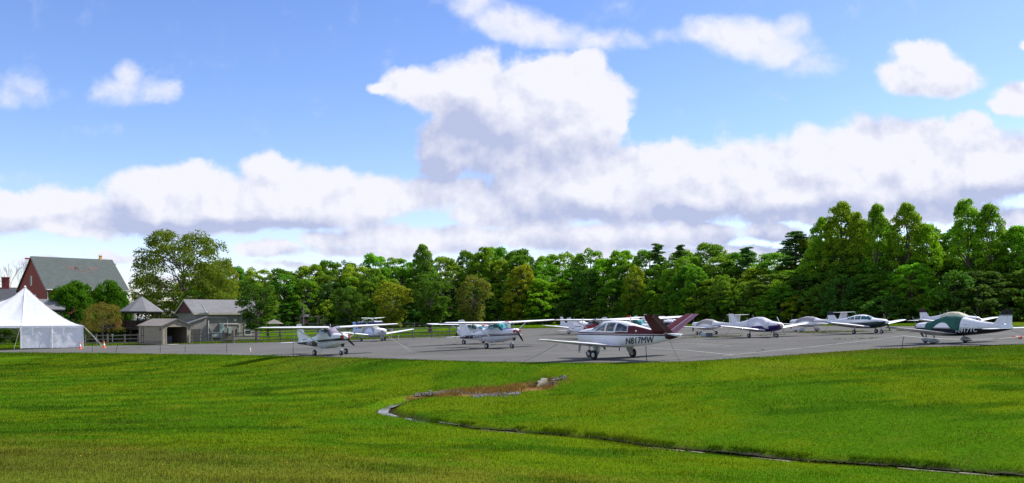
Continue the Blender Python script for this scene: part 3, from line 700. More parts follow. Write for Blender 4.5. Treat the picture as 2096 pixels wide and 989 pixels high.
def make_tree(kind,H,Rr,seed,leaf,per=46,base=.1,nb=None):
    """returns (trunk mesh, crown mesh) at real size"""
    rs=random.Random(seed); cs=[];cr=[]; mb=MB(); r0=H*.018+.05
    if kind=='pine':
        tp=[(rs.uniform(-.1,.1)*i*.3,rs.uniform(-.1,.1)*i*.3,H*i/8) for i in range(9)]
        mb.tube(tp,[r0*(1-i/9.3) for i in range(9)],7)
        for i in range(nb or 46):
            h=base+(1-base)*(i/(nb or 46))**.9; L=Rr*(1-h)**.55*rs.uniform(.55,1.15)+.3; a=rs.uniform(0,6.28)
            for k in range(3):
                t=.45+.3*k; cs.append((math.cos(a)*L*t,math.sin(a)*L*t,h*H+L*.12*t)); cr.append(H*.045*rs.uniform(.7,1.2))
            mb.tube([(0,0,h*H),(math.cos(a)*L,math.sin(a)*L,h*H+L*.12)],[.06,.02],4)
        P,N=cluster(cs,cr,per*2.2,.35,.7,.4); me=leaves_mesh('crown',P,N,np.full(len(P),leaf),NEEDLE)
        return mb,me
    lean=(rs.uniform(-.03,.03),rs.uniform(-.03,.03)); top=.86 if kind!='vase' else .45
    tp=[(lean[0]*H*i/8+rs.uniform(-1,1)*H*.006,lean[1]*H*i/8+rs.uniform(-1,1)*H*.006,H*top*i/8) for i in range(9)]
    mb.tube(tp,[r0*(1-.88*i/8) for i in range(9)],8)
    nb=nb or 62
    prim=[]
    if kind=='spread':
        for i in range(13):
            a=i*2.4+rs.uniform(-.3,.3); hh=.16+.5*(i/13); el=.25+.9*(i/13)+rs.uniform(-.1,.15); L=Rr*(.82-.25*(i/13)); p=Vector((0,0,H*hh)); pts=[p]; d=Vector((math.cos(a)*math.cos(el),math.sin(a)*math.cos(el),math.sin(el)))
            for k in range(5): d=(d+Vector((rs.uniform(-.25,.25),rs.uniform(-.25,.25),rs.uniform(-.12,.22)))).normalized(); p=p+d*L/5; pts.append(p)
            prim.append([tuple(q) for q in pts]); mb.tube(pts,[r0*.5*(1-.8*k/5)*(1-.4*i/13) for k in range(6)],6,False)
    for i in range(nb):
        if kind=='round':
            u=rs.uniform(-.25,1); a=rs.uniform(0,6.28); q=math.sqrt(max(0,1-u*u)); rf=rs.uniform(.72,.95)
            c=(Rr*q*math.cos(a)*rf,Rr*q*math.sin(a)*rf,H*base+(H*(1-base))*(.38+.60*u*rf*.98 if u>0 else .38+.38*u)); r=Rr*rs.uniform(.16,.27)
        elif kind=='vase':
            h=rs.uniform(0,1); a=rs.uniform(0,6.28); e=Rr*(.35+.65*min(1,h*1.5))*(1 if h<.75 else 1-(h-.75)*2.1)
            rf=rs.uniform(.3,1)**.6; c=(e*rf*math.cos(a),e*rf*math.sin(a),H*(base+(1-base)*h*.95)); r=Rr*rs.uniform(.17,.30)
        elif kind=='tall':
            h=rs.uniform(0,1)**.8; a=rs.uniform(0,6.28); e=Rr*(math.sin(math.pi*min(1,.14+.84*h))**.65)*(.55 if h<.3 else 1)
            rf=rs.uniform(.25,1)**.5; c=(e*rf*math.cos(a)+lean[0]*H*h,e*rf*math.sin(a),H*(base+(1-base)*h*.95)); r=Rr*rs.uniform(.16,.30)
        elif kind=='spread':
            h=rs.uniform(0,1); a=rs.uniform(0,6.28); e=Rr*math.sqrt(max(0.02,1-abs((h-.40)/.66)**2.2))
            rf=rs.uniform(.35,1)**.55; c=(e*rf*math.cos(a),e*rf*math.sin(a),H*(base+(1-base)*h*.96)); r=Rr*rs.uniform(.09,.20)
        else:
            h=rs.uniform(0,1)**.85; a=rs.uniform(0,6.28); e=Rr*(math.sin(math.pi*min(1,.22+.74*h))**.6)
            rf=rs.uniform(.45,1)**.5; rag=1+.22*math.sin(a*3+seed+h*5); c=(e*rf*rag*math.cos(a)+lean[0]*H*h,e*rf*rag*math.sin(a),H*(base+(1-base)*h*.95)); r=Rr*rs.uniform(.11,.24)
        cs.append(c); cr.append(r)
        if i%(2 if kind in('spread','vase') else 4)==0 and kind!='round':
            zb=max(H*base*.5,min(c[2]*.62,H*top*.9)); k=min(8,zb/(H*top)*8); b0=Vector(tp[int(k)]).lerp(Vector(tp[min(8,int(k)+1)]),k-int(k))
            mid=b0.lerp(Vector(c),.5)+Vector((rs.uniform(-.05,.05)*H,rs.uniform(-.05,.05)*H,-.02*H))
            if kind=='spread':
                q=min(prim,key=lambda e:(Vector(e[-1])-Vector(c)).length); b0=Vector(q[rs.choice((2,3,4))]); mid=b0.lerp(Vector(c),.5)+Vector((0,0,.03*H*rs.uniform(-1,1)))
                mb.tube([b0,mid,Vector(c)],[r0*.13,r0*.08,r0*.03],4,False); continue
            rr=r0*(.42 if kind=='spread' else .3)*(1-.5*zb/H); mb.tube([b0,mid,Vector(c)],[rr,rr*.6,rr*.2],5,False)
    if kind=='round': P,N=cluster(cs,cr,per,1.1,.2,.55)
    else: P,N=cluster(cs,cr,per,1.0,.45,.6)
    return mb,leaves_mesh('crown',P,N,np.full(len(P),leaf),LEAF)
class Proto: pass
PR={}
def proto(key,*a,**k):
    mb,me=make_tree(*a,**k); p=Proto(); p.mb=mb; p.me=me; p.tm=None; p.H=a[1]; p.R=a[2]; PR[key]=p
def plant(key,loc,H,W,col,label,cat='tree',group=None,name='broadleaf_tree',rz=None,bk=None,sy=None):
    p=PR[key]; root=empty(name,loc,random.uniform(0,6.28) if rz is None else rz)
    sz=H/p.H; sx=W/(2*p.R); root.scale=(sx,sy or sx,sz)
    if p.tm is None:
        t=p.mb.build('trunk',bk or bark,root,True); p.tm=t.data
    else:
        t=bpy.data.objects.new('trunk',p.tm); COL.objects.link(t); t.parent=root
    c=bpy.data.objects.new('crown',p.me); COL.objects.link(c); c.parent=root; c.color=tuple(col)+(1,)
    tag(root,label,cat,group); return root
for i in range(6): proto('b%d'%i,'broad',20,5.2,10+i,.42,per=105,base=.02,nb=165)
for i in range(3): proto('t%d'%i,'tall',20,3.6,30+i,.36,per=130,base=.22,nb=150)
for i in range(2): proto('p%d'%i,'pine',20,3.4,40+i,.36,per=48,base=.2,nb=56)
for i in range(3): proto('u%d'%i,'broad',6,3.2,50+i,.34,per=120,base=.0,nb=70)
proto('round','round',9,3.4,60,.24,per=330,base=.03,nb=150)
proto('spread','spread',18,8.0,61,.32,per=72,base=.16,nb=310)
proto('spread2','spread',14,5.0,66,.32,per=110,base=.1,nb=160)
proto('v0','vase',9,2.6,62,.27,per=170,base=.16,nb=90)
proto('v1','vase',9,2.6,63,.27,per=150,base=.10,nb=90)
proto('shrub','round',5,2.7,64,.13,per=190,base=.02,nb=95)
# ---- the wood
LINE=[(380,222),(430,222),(560,232),(700,238),(860,238),(1000,236),(1150,228),(1280,208),(1400,186),(1600,158),(1800,140),(2000,131),(2300,122)]
def lineD(px): return np.interp(px,[q[0] for q in LINE],[q[1] for q in LINE])
SKY=[(380,575),(440,548),(480,540),(540,546),(600,541),(640,533),(680,536),(720,527),(760,522),(800,520),(835,524),(900,530),(940,522),(980,506),(1015,504),(1060,506),(1100,520),(1125,508),(1180,506),(1220,515),(1260,508),(1300,506),(1340,509),(1380,512),(1420,503),(1450,496),(1485,500),(1520,518),(1560,515),(1600,505),(1640,492),(1690,470),(1740,450),(1800,452),(1850,455),(1900,466),(1935,468),(1960,480),(2000,462),(2060,462),(2096,458),(2160,458),(2300,450)]
def skyrow(px): return np.interp(px,[q[0] for q in SKY],[q[1] for q in SKY])
LAND=[(0,'left of the hip-roofed grey shed'),(470,'above the long grey building'),(560,'behind the little picnic shelter'),(610,'behind the play tower'),(670,'behind the nearest aeroplane'),(740,'behind the blue striped aeroplane'),(800,'beyond the end of the rail fence'),(860,'left of the N92362 aeroplane'),(915,'behind the tail of N92362'),(975,'behind the red canopy cover'),(1040,'right of the N92362 propeller'),(1110,'behind the white covered aeroplane'),(1175,'behind the nose of N817MW'),(1230,'behind the cabin of N817MW'),(1290,'behind the rear windows of N817MW'),(1345,'above the forked tail of N817MW'),(1420,'behind the left bubble canopy aeroplane'),(1490,'behind the purple aeroplane tail'),(1550,'behind the purple aeroplane nose'),(1620,'behind the right bubble canopy aeroplane'),(1690,'behind the black aeroplane tail'),(1755,'behind the black aeroplane cabin'),(1820,'behind the black aeroplane wing tip'),(1880,'behind the cream covered aeroplane tail'),(1940,'behind the cream canopy cover'),(2000,'behind the cream covered aeroplane nose'),(2050,'above the black fin of N917TC'),(2110,'at the right end of the wood')]
def land(px):
    s=LAND[0][1]
    for a,b_ in LAND:
        if px>=a: s=b_
    return s
HUES={'mid green':(.138,.285,.022),'fresh green':(.172,.345,.020),'dark green':(.064,.158,.022),'yellow green':(.24,.345,.020),'bright green':(.185,.360,.018),'deep green':(.102,.235,.020),'olive green':(.130,.195,.016)}
seen={}
ORD=['','second ','third ','fourth ','fifth ','sixth ','seventh ','eighth ','ninth ','tenth ','eleventh ','twelfth ']
def wood_tree(key,px,D,H,W,hue,kind,row,name='broadleaf_tree'):
    loc=at(px,D); base=f'{hue} {kind}, {row}, {land(px)}'
    k=seen.get(base,0); seen[base]=k+1
    lab=base if k==0 else f'{ORD[min(k,11)]}{base}'
    plant(key,loc,H,W,tuple(c*random.uniform(.85,1.15) for c in HUES[hue]),lab,'tree','trees of the wood behind the ramp',name)
PINES=[(1345,499,54),(1392,502,50),(1530,506,54),(1628,474,74)]
TALL=[(1722,409,74),(1762,430,50),(1800,414,52),(1855,411,66),(1982,404,66),(2030,414,60),(865,497,44),(1688,440,60),(1900,455,60),(2085,458,70),(985,503,60)]
rw=random.Random(3)
def pick(d): 
    t=rw.random(); s=0
    for k,v in d:
        s+=v
        if t<=s: return k
    return d[-1][0]
def arc(step,off):
    px=LINE[0][0]+off; out=[]
    while px<2200:
        out.append(px); D=lineD(px); px+=step/D*F*rw.uniform(.8,1.2)
    return out
for px in arc(6.4,0):      # back row makes the skyline
    D=lineD(px)+13+rw.uniform(-2,3); ys=skyrow(px)+rw.uniform(-6,7)
    H=zrow(ys,D)-G((px-CX)/F*D); key='b%d'%rw.randrange(6)
    wood_tree(key,px,D,H,rw.uniform(10.5,13),pick([('mid green',.4),('fresh green',.25),('deep green',.2),('bright green',.15)]),'broadleaf tree','back row')
for px in arc(6.2,22):
    D=lineD(px)+6.5+rw.uniform(-1.5,1.5); ys=skyrow(px)+18+rw.uniform(-6,22)
    if 1580<px: ys+=16
    H=zrow(ys,D)-G((px-CX)/F*D)
    wood_tree('b%d'%rw.randrange(6),px,D,H,rw.uniform(9.5,12),pick([('mid green',.3),('fresh green',.2),('deep green',.28),('yellow green',.1),('bright green',.12)]),'broadleaf tree','middle row')
for px in arc(5.8,8):
    D=lineD(px)+rw.uniform(-1.2,1.2); ys=skyrow(px)+48+rw.uniform(-14,34)
    if 1580<px: ys+=34
    if px<470: continue
    H=zrow(ys,D)-G((px-CX)/F*D)
    wood_tree('b%d'%rw.randrange(6),px,D,H,rw.uniform(8,10.5),pick([('mid green',.25),('dark green',.25),('deep green',.25),('olive green',.04),('fresh green',.21)]),'broadleaf tree','front row')
for px in arc(3.6,3):
    D=lineD(px)-3.0+rw.uniform(-1.6,1); H=rw.uniform(3.2,7.5)
    if px<470: continue
    wood_tree('u%d'%rw.randrange(3),px,D,H,rw.uniform(5.6,8.4),pick([('dark green',.35),('deep green',.35),('mid green',.2),('yellow green',.1)]),'leafy bush','bottom edge',name='bush')
for (px,ys,w) in PINES:
    D=lineD(px)+10; H=zrow(ys,D)-G((px-CX)/F*D)
    wood_tree('p%d'%rw.randrange(2),px,D,H,w*D/F*1.15,'dark green','tall pine','back row',name='pine_tree')
for i,(px,ys,w) in enumerate(TALL):
    D=lineD(px)+5; H=zrow(ys,D)-G((px-CX)/F*D)
    wood_tree('t%d'%(i%3),px,D,H,w*D/F*1.12,'bright green' if px>1600 else 'mid green','tall slender tree','middle row')
for (px,ys,w,hu) in [(1068,540,66,'yellow green'),(1105,570,64,'bright green'),(790,570,70,'fresh green'),(1480,560,60,'mid green'),(1300,540,44,'yellow green'),(1600,585,80,'mid green'),(1425,545,50,'mid green'),(760,545,60,'mid green')]:
    D=lineD(px)-4; H=zrow(ys,D)-G((px-CX)/F*D)
    wood_tree('b%d'%rw.randrange(6),px,D,H,w*D/F*1.1,hu,'tree pushing out in front','front row')
# ---- single trees
def single(key,px,D,ys,wpx,col,label,name,cat='tree',group=None,rz=None,bk=None):
    loc=at(px,D); H=zrow(ys,D)-loc.z; return plant(key,loc,H,wpx*D/F,col,label,cat,group,name,rz,bk)
single('spread',376,150,474,196,(.115,.175,.018),'large spreading sycamore tree with open crown behind the grey building','shade_tree')
single('spread2',452,165,528,80,(.16,.21,.014),'yellowish broad tree leaning over the grey building roof, beside the sycamore','shade_tree')
single('spread2',300,170,560,70,(.10,.17,.02),'low green tree seen between gazebo roof and sycamore trunk','shade_tree')
single('b2',420,150,607,66,(.045,.012,.016),'purple leaved tree just showing above the grey roof','shade_tree')
single('round',151,132,571,98,(.055,.155,.006),'left one of two dense rounded green trees before the barn','round_tree')
single('round',224,135,570,82,(.055,.155,.006),'right one of two dense rounded green trees, next to the gazebo','round_tree',rz=2.1)
single('shrub',210,121,617,82,(.17,.15,.035),'brownish olive twiggy shrub between the tent and the gazebo','shrub','shrub')
single('v0',525,122,569,84,(.055,.125,.014),'dark young tree in front of the right end of the grey building','young_tree',rz=.5)
single('v0',712,150,590,78,(.06,.13,.014),'dark young tree behind the nearest aeroplane, left of the blue striped one','young_tree',rz=1.7)
single('v1',802,150,578,84,(.19,.23,.02),'pale yellowish young tree right of the blue striped aeroplane','young_tree')
single('v0',880,148,563,86,(.065,.14,.014),'dark young tree above the left wing of N92362','young_tree',rz=3.9)
single('v1',968,146,562,76,(.135,.165,.03),'bronze leaved upright young tree above the fin of N92362','young_tree',rz=2.9)
for (px,D,ys,w,col,lab) in [(-20,136,655,90,(.05,.11,.012),'dark hedge bush behind the open tent bay at the frame edge'),(20,137,660,60,(.06,.13,.012),'dark hedge bush seen under the tent eave, second from the frame edge'),(112,127,640,60,(.035,.085,.012),'dark bush in front of the low outbuilding'),(150,127,655,55,(.04,.09,.012),'dark bush below the left rounded tree'),(182,125,664,50,(.045,.10,.012),'small dark bush left of the olive shrub'),(243,124,668,40,(.05,.11,.014),'small dark bush in front of the raised deck')]:
    loc=at(px,D); plant('u%d'%(abs(px)%3),loc,zrow(ys,D)-loc.z,w*D/F,col,lab,'bush',None,'bush')
# bare tree behind the barn
mb=MB(); rb=random.Random(5)
def limb(p,d,L,r,k):
    q=p+d*L; mb.tube([p,p.lerp(q,.5)+Vector((rb.uniform(-.05,.05)*L,rb.uniform(-.05,.05)*L,0)),q],[r,r*.8,r*.6],4,False)
    if k==0: return
    for i in range(3 if k>1 else 4):
        e=(d+Vector((rb.uniform(-.6,.6),rb.uniform(-.6,.6),rb.uniform(-.1,.35)))).normalized(); limb(q if i else p.lerp(q,.7),e,L*rb.uniform(.6,.8),r*.6,k-1)
limb(Vector((0,0,0)),Vector((0,0,1)),5.5,.22,5)
bt=mb.build('bare_tree',barkl); bt.location=at(32,175); zz=max(v.co.z for v in bt.data.vertices); k=(zrow(529,175)-bt.location.z)/zz; bt.scale=(k*.75,k*.75,k)
tag(bt,'leafless tree standing left of the red barn','tree')

# ------------------------------------------------------------------ aircraft
tyre=mat('tyre_rubber',(.018,.018,.018),.85); metal=mat('bare_metal',(.55,.55,.55),.35,.8); rimm=mat('wheel_rim',(.55,.55,.55),.4,.3)
black=mat('black_paint',(.015,.015,.017),.35); white=mat('white_enamel',(.74,.75,.76),.3,var=.06); redp=mat('red_cap',(.42,.02,.015),.5)
greyleg=mat('grey_leg',(.42,.44,.45),.45); orange=mat('orange_tag',(.8,.16,.02),.6)
WH=(.74,.75,.77)
class Fus:
    """fuselage as stations (x, zbottom, ztop, halfwidth, taper of the upper half, exponent)"""
    def __init__(s,st,zf=1.0):
        st=sorted(st); s.x=np.array([q[0] for q in st]); s.c=np.array([[q[1]*zf,q[2]*zf,q[3],q[4],q[5]] for q in st])
        # monotone slopes for smooth interpolation
        h=np.diff(s.x)[:,None]; d=np.diff(s.c,axis=0)/h; m=np.zeros_like(s.c); m[0]=d[0]; m[-1]=d[-1]
        for i in range(1,len(s.x)-1): 
            m[i]=np.where(d[i-1]*d[i]>0,2*d[i-1]*d[i]/(d[i-1]+d[i]+1e-12),0)
        s.m=m
    def at(s,x):
        x=min(max(x,s.x[0]),s.x[-1]); i=min(int(np.searchsorted(s.x,x,'right'))-1,len(s.x)-2); h=s.x[i+1]-s.x[i]; t=(x-s.x[i])/h
        return (2*t**3-3*t*t+1)*s.c[i]+(t**3-2*t*t+t)*h*s.m[i]+(-2*t**3+3*t*t)*s.c[i+1]+(t**3-t*t)*h*s.m[i+1]
    def P(s,x,th,off=0.0):
        zb,zt_,w,tp,n=s.at(x); zm=(zb+zt_)/2; hh=(zt_-zb)/2; cc=math.cos(th); ss=math.sin(th)
        sg=lambda a:(abs(a)**(2/n))*(1 if a>=0 else -1)
        zn=sg(cc); y=w*sg(ss)*(1-tp*max(0,zn)); return (x,y+off*ss,zm+hh*zn+off*cc)
    def side(s,x,z):
        zb,zt_,w,tp,n=s.at(x); zm=(zb+zt_)/2; hh=(zt_-zb)/2; zn=max(-1,min(1,(z-zm)/hh)); c=abs(zn)**(n/2); ss=math.sqrt(max(0,1-c*c))
        return w*ss**(2/n)*(1-tp*max(0,zn))
    def th(s,x,z):
        zb,zt_,w,tp,n=s.at(x); zm=(zb+zt_)/2; hh=(zt_-zb)/2; zn=max(-1,min(1,(z-zm)/hh)); c=(abs(zn)**(n/2))*(1 if zn>=0 else -1)
        return math.acos(c)
    def mesh(s,nx=56,nt=32):
        mb=MB(); x0,x1=s.x[0],s.x[-1]; V=[]; f=[]
        for i in range(nx+1):
            x=x0+(x1-x0)*i/nx
            for k in range(nt): V.append(s.P(x,2*math.pi*k/nt))
        for i in range(nx):
            for k in range(nt): f.append((i*nt+k,(i+1)*nt+k,(i+1)*nt+(k+1)%nt,i*nt+(k+1)%nt))
        f.append(tuple(range(nt))); f.append(tuple(nx*nt+k for k in range(nt-1,-1,-1)))
        return mb.add(V,f)
    def patch(s,corners,off=.012,nu=8,nv=6,sign=1):
        """curved panel from 4 (x,z) corners: front-bottom, rear-bottom, rear-top, front-top"""
        (a,b,c,d)=[(q[0],s.th(q[0],q[1])) for q in corners]; V=[];f=[]
        for i in range(nu+1):
            u=i/nu
            for j in range(nv+1):
                v=j/nv
                x=(a[0]*(1-u)+b[0]*u)*(1-v)+(d[0]*(1-u)+c[0]*u)*v; t=(a[1]*(1-u)+b[1]*u)*(1-v)+(d[1]*(1-u)+c[1]*u)*v
                V.append(s.P(x,t*sign,off))
        for i in range(nu):
            for j in range(nv): k=i*(nv+1)+j; f.append((k,k+nv+1,k+nv+2,k+1))
        return MB().add(V,f)
    def wrap(s,x0,x1,t0f,t1f,off,nx=26,nt=30,wr=0.0):
        V=[];f=[]
        for i in range(nx+1):
            x=x0+(x1-x0)*i/nx; a=t0f(x) if callable(t0f) else t0f; b=t1f(x) if callable(t1f) else t1f
            for k in range(nt+1):
                t=a+(b-a)*k/nt; o=off+wr*(math.sin(x*7+t*5)+math.sin(x*13-t*9)*.6+math.sin(t*17+x*3)*.4)
                if i in(0,nx) or k in(0,nt): o*=.35
                V.append(s.P(x,t,o))
        for i in range(nx):
            for k in range(nt): q=i*(nt+1)+k; f.append((q,q+nt+1,q+nt+2,q+1))
        return MB().add(V,f)
AF=[(0,0),(.012,.30),(.05,.60),(.13,.90),(.28,1.0),(.5,.86),(.75,.48),(1,.03)]
def foil(secs,vertical=False):
    """lifting surface: sections (span, xLE, height, chord, thickness ratio)"""
    ring=[(u,t) for u,t in AF]+[(u,-t*.75) for u,t in AF[::-1][:-1]]; n=len(ring); V=[];f=[]
    for (y,xl,z,ch,tk) in secs:
        for u,t in ring:
            d=t*ch*tk*.5
            V.append((xl-u*ch,d,z) if vertical else (xl-u*ch,y,z+d))
    for i in range(len(secs)-1):
        for k in range(n): f.append((i*n+k,i*n+(k+1)%n,(i+1)*n+(k+1)%n,(i+1)*n+k))
    f.append(tuple(range(n-1,-1,-1))); f.append(tuple((len(secs)-1)*n+k for k in range(n)))
    return MB().add(V,f)
def lerps(secs,n=6):
    out=[]
    for a,b in zip(secs[:-1],secs[1:]):
        for i in range(n): t=i/n; out.append(tuple(p*(1-t)+q*t for p,q in zip(a,b)))
    return out+[secs[-1]]
def wheel(root,x,y,r,name='wheel'):
    w=MB().lathe([(r*.55,-.07),(r*.86,-.085),(r,-.05),(r,.05),(r*.86,.085),(r*.55,.07)],20,'y',(x,y,r)).build(name,tyre,root,True)
    MB().lathe([(r*.15,-.078),(r*.5,-.072),(r*.56,-.06),(r*.56,.06),(r*.5,.072),(r*.15,.078)],14,'y',(x,y,r)).build('rim',rimm,w)
    return w
def pant(root,x,y,m,s=1.0):
    st=[(x-.52*s,.16,.22,.03,0,2),(x-.3*s,.09,.34,.10,0,2.2),(x,.07,.42,.135,0,2.4),(x+.2*s,.09,.40,.125,0,2.3),(x+.36*s,.16,.30,.05,0,2)]
    f=Fus(st); mb=f.mesh(14,14); mb.v=[(p[0],p[1]+y,p[2]) for p in mb.v]; return mb.build('wheel_fairing',m,root,True)
def prop(root,x,z,rad,ang,hubm,blm=None,sr=.15,sl=.32):
    p=empty('propeller',(x,0,z)); p.parent=root
    for k in (0,1):
        a=ang+math.pi*k; V=[];f=[]
        for i in range(9):
            t=.1+.9*i/8; c=.025+.05*math.sin(math.pi*min(1,.15+t*.75)); c*= (1 if i<8 else .5); tw=1.0-.75*t
            r=rad*t
            for (u,v) in ((-c,.0),(0,.018*(1.2-t)),(c,0),(0,-.012)):
                cx=u*math.cos(tw); ax=u*math.sin(tw)+v
                V.append((ax,math.cos(a)*r-math.sin(a)*cx,math.sin(a)*r+math.cos(a)*cx))
        for i in range(8):
            for q in range(4): f.append((i*4+q,i*4+(q+1)%4,(i+1)*4+(q+1)%4,(i+1)*4+q))
        f.append((32,33,34,35)); MB().add(V,f).build('blade',blm or black,p)
    if sl: MB().lathe([(sr,-.06),(sr,.02),(sr*.93,sl*.3),(sr*.7,sl*.62),(sr*.4,sl*.86),(.01,sl)],16,'x').build('spinner',hubm,p,True)
    else: MB().lathe([(.09,-.05),(.09,.06),(.05,.10),(.01,.12)],12,'x').build('hub',hubm,p,True)
    return p
def reg(root,fus,text,x0,zf,h,side,m,shear=.25,name='registration_number',width=None):
    c=bpy.data.curves.new('txt','FONT'); c.body=text; c.size=h*1.38; c.shear=shear; c.resolution_u=3; c.extrude=0; c.offset=0
    c.space_character=1.02
    t=bpy.data.objects.new('txt',c); COL.objects.link(t); bpy.context.view_layer.update()
    me=bpy.data.meshes.new_from_object(t.evaluated_get(bpy.context.evaluated_depsgraph_get())); bpy.data.objects.remove(t); bpy.data.curves.remove(c)
    import bmesh
    bm=bmesh.new(); bm.from_mesh(me); bmesh.ops.triangulate(bm,faces=bm.faces)
    bmesh.ops.subdivide_edges(bm,edges=bm.edges,cuts=2,use_grid_fill=True); bm.to_mesh(me); bm.free()
    xs_=[v.co.x for v in me.vertices]; kx=(width/(max(xs_)-min(xs_))) if width else 1.0
    for v in me.vertices: v.co.x=(v.co.x-min(xs_))*kx
    mb=MB(); V0=[tuple(v.co) for v in me.vertices]; F0=[tuple(p.vertices) for p in me.polygons]
    for ci,(dx,dy) in enumerate(((-.032,0),(.032,0),(0,.02),(0,-.02))):      # stroke weight: the glyphs laid over each other, each a millimetre proud
        vs=[]
        for (a,b_,_) in V0:
            a+=dx*h; b_+=dy*h; x=x0+(-a if side>0 else a); z=(zf(x) if callable(zf) else zf)+b_
            vs.append((x,side*(fus.side(x,z)+.014+.0012*ci),z))
        mb.add(vs,F0)
    bpy.data.meshes.remove(me); return mb.build(name,m,root)
def root_for(px,py,b,label,group='parked aeroplanes',cat='aeroplane',name='parked_aeroplane',scale=1.0,D=None):
    """b: heading angle from +X, degrees"""
    loc=gp(px,py) if D is None else at(px,D); loc.z=G(loc.x)+.012
    b=b-math.degrees(math.atan((px-CX)/F))     # angles were measured against the line of sight
    Rm=Matrix.Rotation(-0.0235,3,'Y')@Matrix.Rotation(R(b),3,'Z')
    r=empty(name,loc,rot=Rm.to_euler()); r.scale=(scale,)*3 if not isinstance(scale,tuple) else scale
    return tag(r,label,cat,group)

def high_wing(px,py,b,label,fm,wm,glass,cowl=None,scale=1.0,text=None,tc=None,tx=None,fin=None,tip=None,caps=True,propang=R(128),spin=None,strutm=None,stab=None,finsec=None,D=None,spinner=True,halo=None,pedge=None,cabin_m=None,th=.25,tz=1.12,tw=1.5):
    zf=.885
    r=root_for(px,py,b,label,scale=scale,D=D)
    st=[(2.28,1.16,1.56,.30,0,2.1),(2.20,1.04,1.66,.40,0,2.3),(1.95,.84,1.70,.47,.05,2.6),(1.5,.72,1.73,.52,.08,2.8),(1.0,.65,1.78,.54,.12,2.9),(.75,.62,1.95,.55,.22,2.9),(.45,.61,2.24,.55,.14,3.8),(0,.60,2.28,.55,.08,4.2),(-.75,.62,2.27,.54,.08,3.8),(-1.05,.66,2.16,.51,.16,2.9),(-1.6,.74,1.93,.43,.22,2.7),(-2.3,.84,1.74,.34,.2,2.5),(-3.4,1.00,1.60,.22,.1,2.3),(-4.6,1.16,1.48,.11,0,2.2),(-5.35,1.24,1.42,.05,0,2)]
    f=Fus(st,zf); f.mesh().build('fuselage',fm,r,True)
    Z=lambda z:z*zf
    for s in (1,-1):
        secs=lerps([(s*.42,.78,Z(2.27),1.63,.125),(s*2.6,.78,Z(2.33),1.63,.12),(s*5.25,.62,Z(2.41),1.16,.11),(s*5.42,.55,Z(2.42),1.02,.07)],4)
        w=foil(secs).build('wing',wm,r,True)
        foil([(s*5.42,.55,Z(2.42),1.02,.07),(s*5.5,.48,Z(2.425),.86,.04),(s*5.52,.35,Z(2.43),.6,.02)]).build('wing_tip',tip or wm,w,True)
        MB().beam((-.86,s*.7,Z(2.22)),(-.86,s*2.55,Z(2.28)),.012,.012).build('flap_track',greyleg,w)
        q=foil([(0,.13,0,.20,.28),(1,.13,1,.20,.28)]); a=Vector((.12,s*.50,Z(.72))); c_=Vector((.12,s*2.65,Z(2.26)))
        MB().tube([a,c_],[.045,.045],8).build('wing_strut',strutm or white,r,True)
        MB().beam((-.15,s*.28,Z(.66)),(-.02,s*.85,Z(.42)),.14,.045).beam((-.02,s*.84,Z(.425)),(0,s*1.20,.24),.11,.04).build('main_leg',white,r)
        wheel(r,0,s*1.25,.215)
        if fin is not None or True:
            foil(lerps([(s*.06,-4.42,Z(1.36),.92,.09),(s*1.62,-4.64,Z(1.38),.68,.08),(s*1.72,-4.72,Z(1.38),.5,.05)],3)).build('stabilizer',stab or wm,r,True)
    wheel(r,1.64,0,.19); MB().tube([(1.58,0,Z(.85)),(1.64,0,.2)],.045,8).beam((1.60,-.10,.40),(1.60,.10,.40),.05).beam((1.64,-.115,.42),(1.64,-.115,.19),.03).beam((1.64,.115,.42),(1.64,.115,.19),.03).build('nose_leg',white,r)
    fs=finsec or [(0,-3.1,Z(1.60),2.2,.03),(0,-4.05,Z(1.86),1.35,.07),(0,-4.78,Z(2.92),.82,.08),(0,-4.90,Z(2.99),.66,.05)]
    foil([(a_,b_,c_,d_*.62,e_*1.3) for a_,b_,c_,d_,e_ in fs],True).build('fin',fin or wm,r,True)
    foil([(a_,b_-d_*.63,c_,d_*.37,e_*1.2) for a_,b_,c_,d_,e_ in fs[1:]]+[],True).build('rudder',fin or wm,r,True)
    foil([(0,-4.55,Z(1.30),.80,.09),(0,-4.66,Z(1.86),.62,.09)],True).build('lower_rudder',fin or wm,r,True)
    # glazing
    for s in (1,-1):
        f.patch([(.66,Z(1.72)),(-.18,Z(1.70)),(-.18,Z(2.21)),(.42,Z(2.20))],.012,8,6,s).build('door_window',glass,r,True)
        f.patch([(-.28,Z(1.70)),(-.98,Z(1.74)),(-.90,Z(2.13)),(-.28,Z(2.20))],.012,8,6,s).build('rear_side_window',glass,r,True)
    f.wrap(.47,1.0,lambda x:-1.22+(x-.47)*.2,lambda x:1.22-(x-.47)*.2,.012,10,22).build('windshield',glass,r,True)
    f.wrap(-1.62,-1.10,-.85,.85,.012,6,14).build('rear_window',glass,r,True)
    prop(r,2.33,Z(1.37),.95,propang,spin or white,None,.15,.34 if spinner else 0)
    if caps:
        for s in (1,-1): MB().lathe([(.10,-.03),(.12,0),(.12,.03),(.10,.05)],12,'x',(2.27,s*.27,Z(1.42))).build('intake_plug',redp,r,True)
    MB().lathe([(.10,0),(.14,.25)],10,'z',(1.9,0,Z(.62))).build('cowl_outlet',black,r)
    MB().tube([(-.1,.15,Z(2.28)),(-.25,.15,Z(2.62))],.012,4).build('antenna',white,r)
    MB().tube([(-.5,-.15,Z(2.28)),(-.62,-.15,Z(2.52))],.012,4).build('antenna',white,r)
    MB().tube([(-1.9,0,Z(1.85)),(-2.2,0,Z(2.1))],.012,4).build('antenna',white,r)
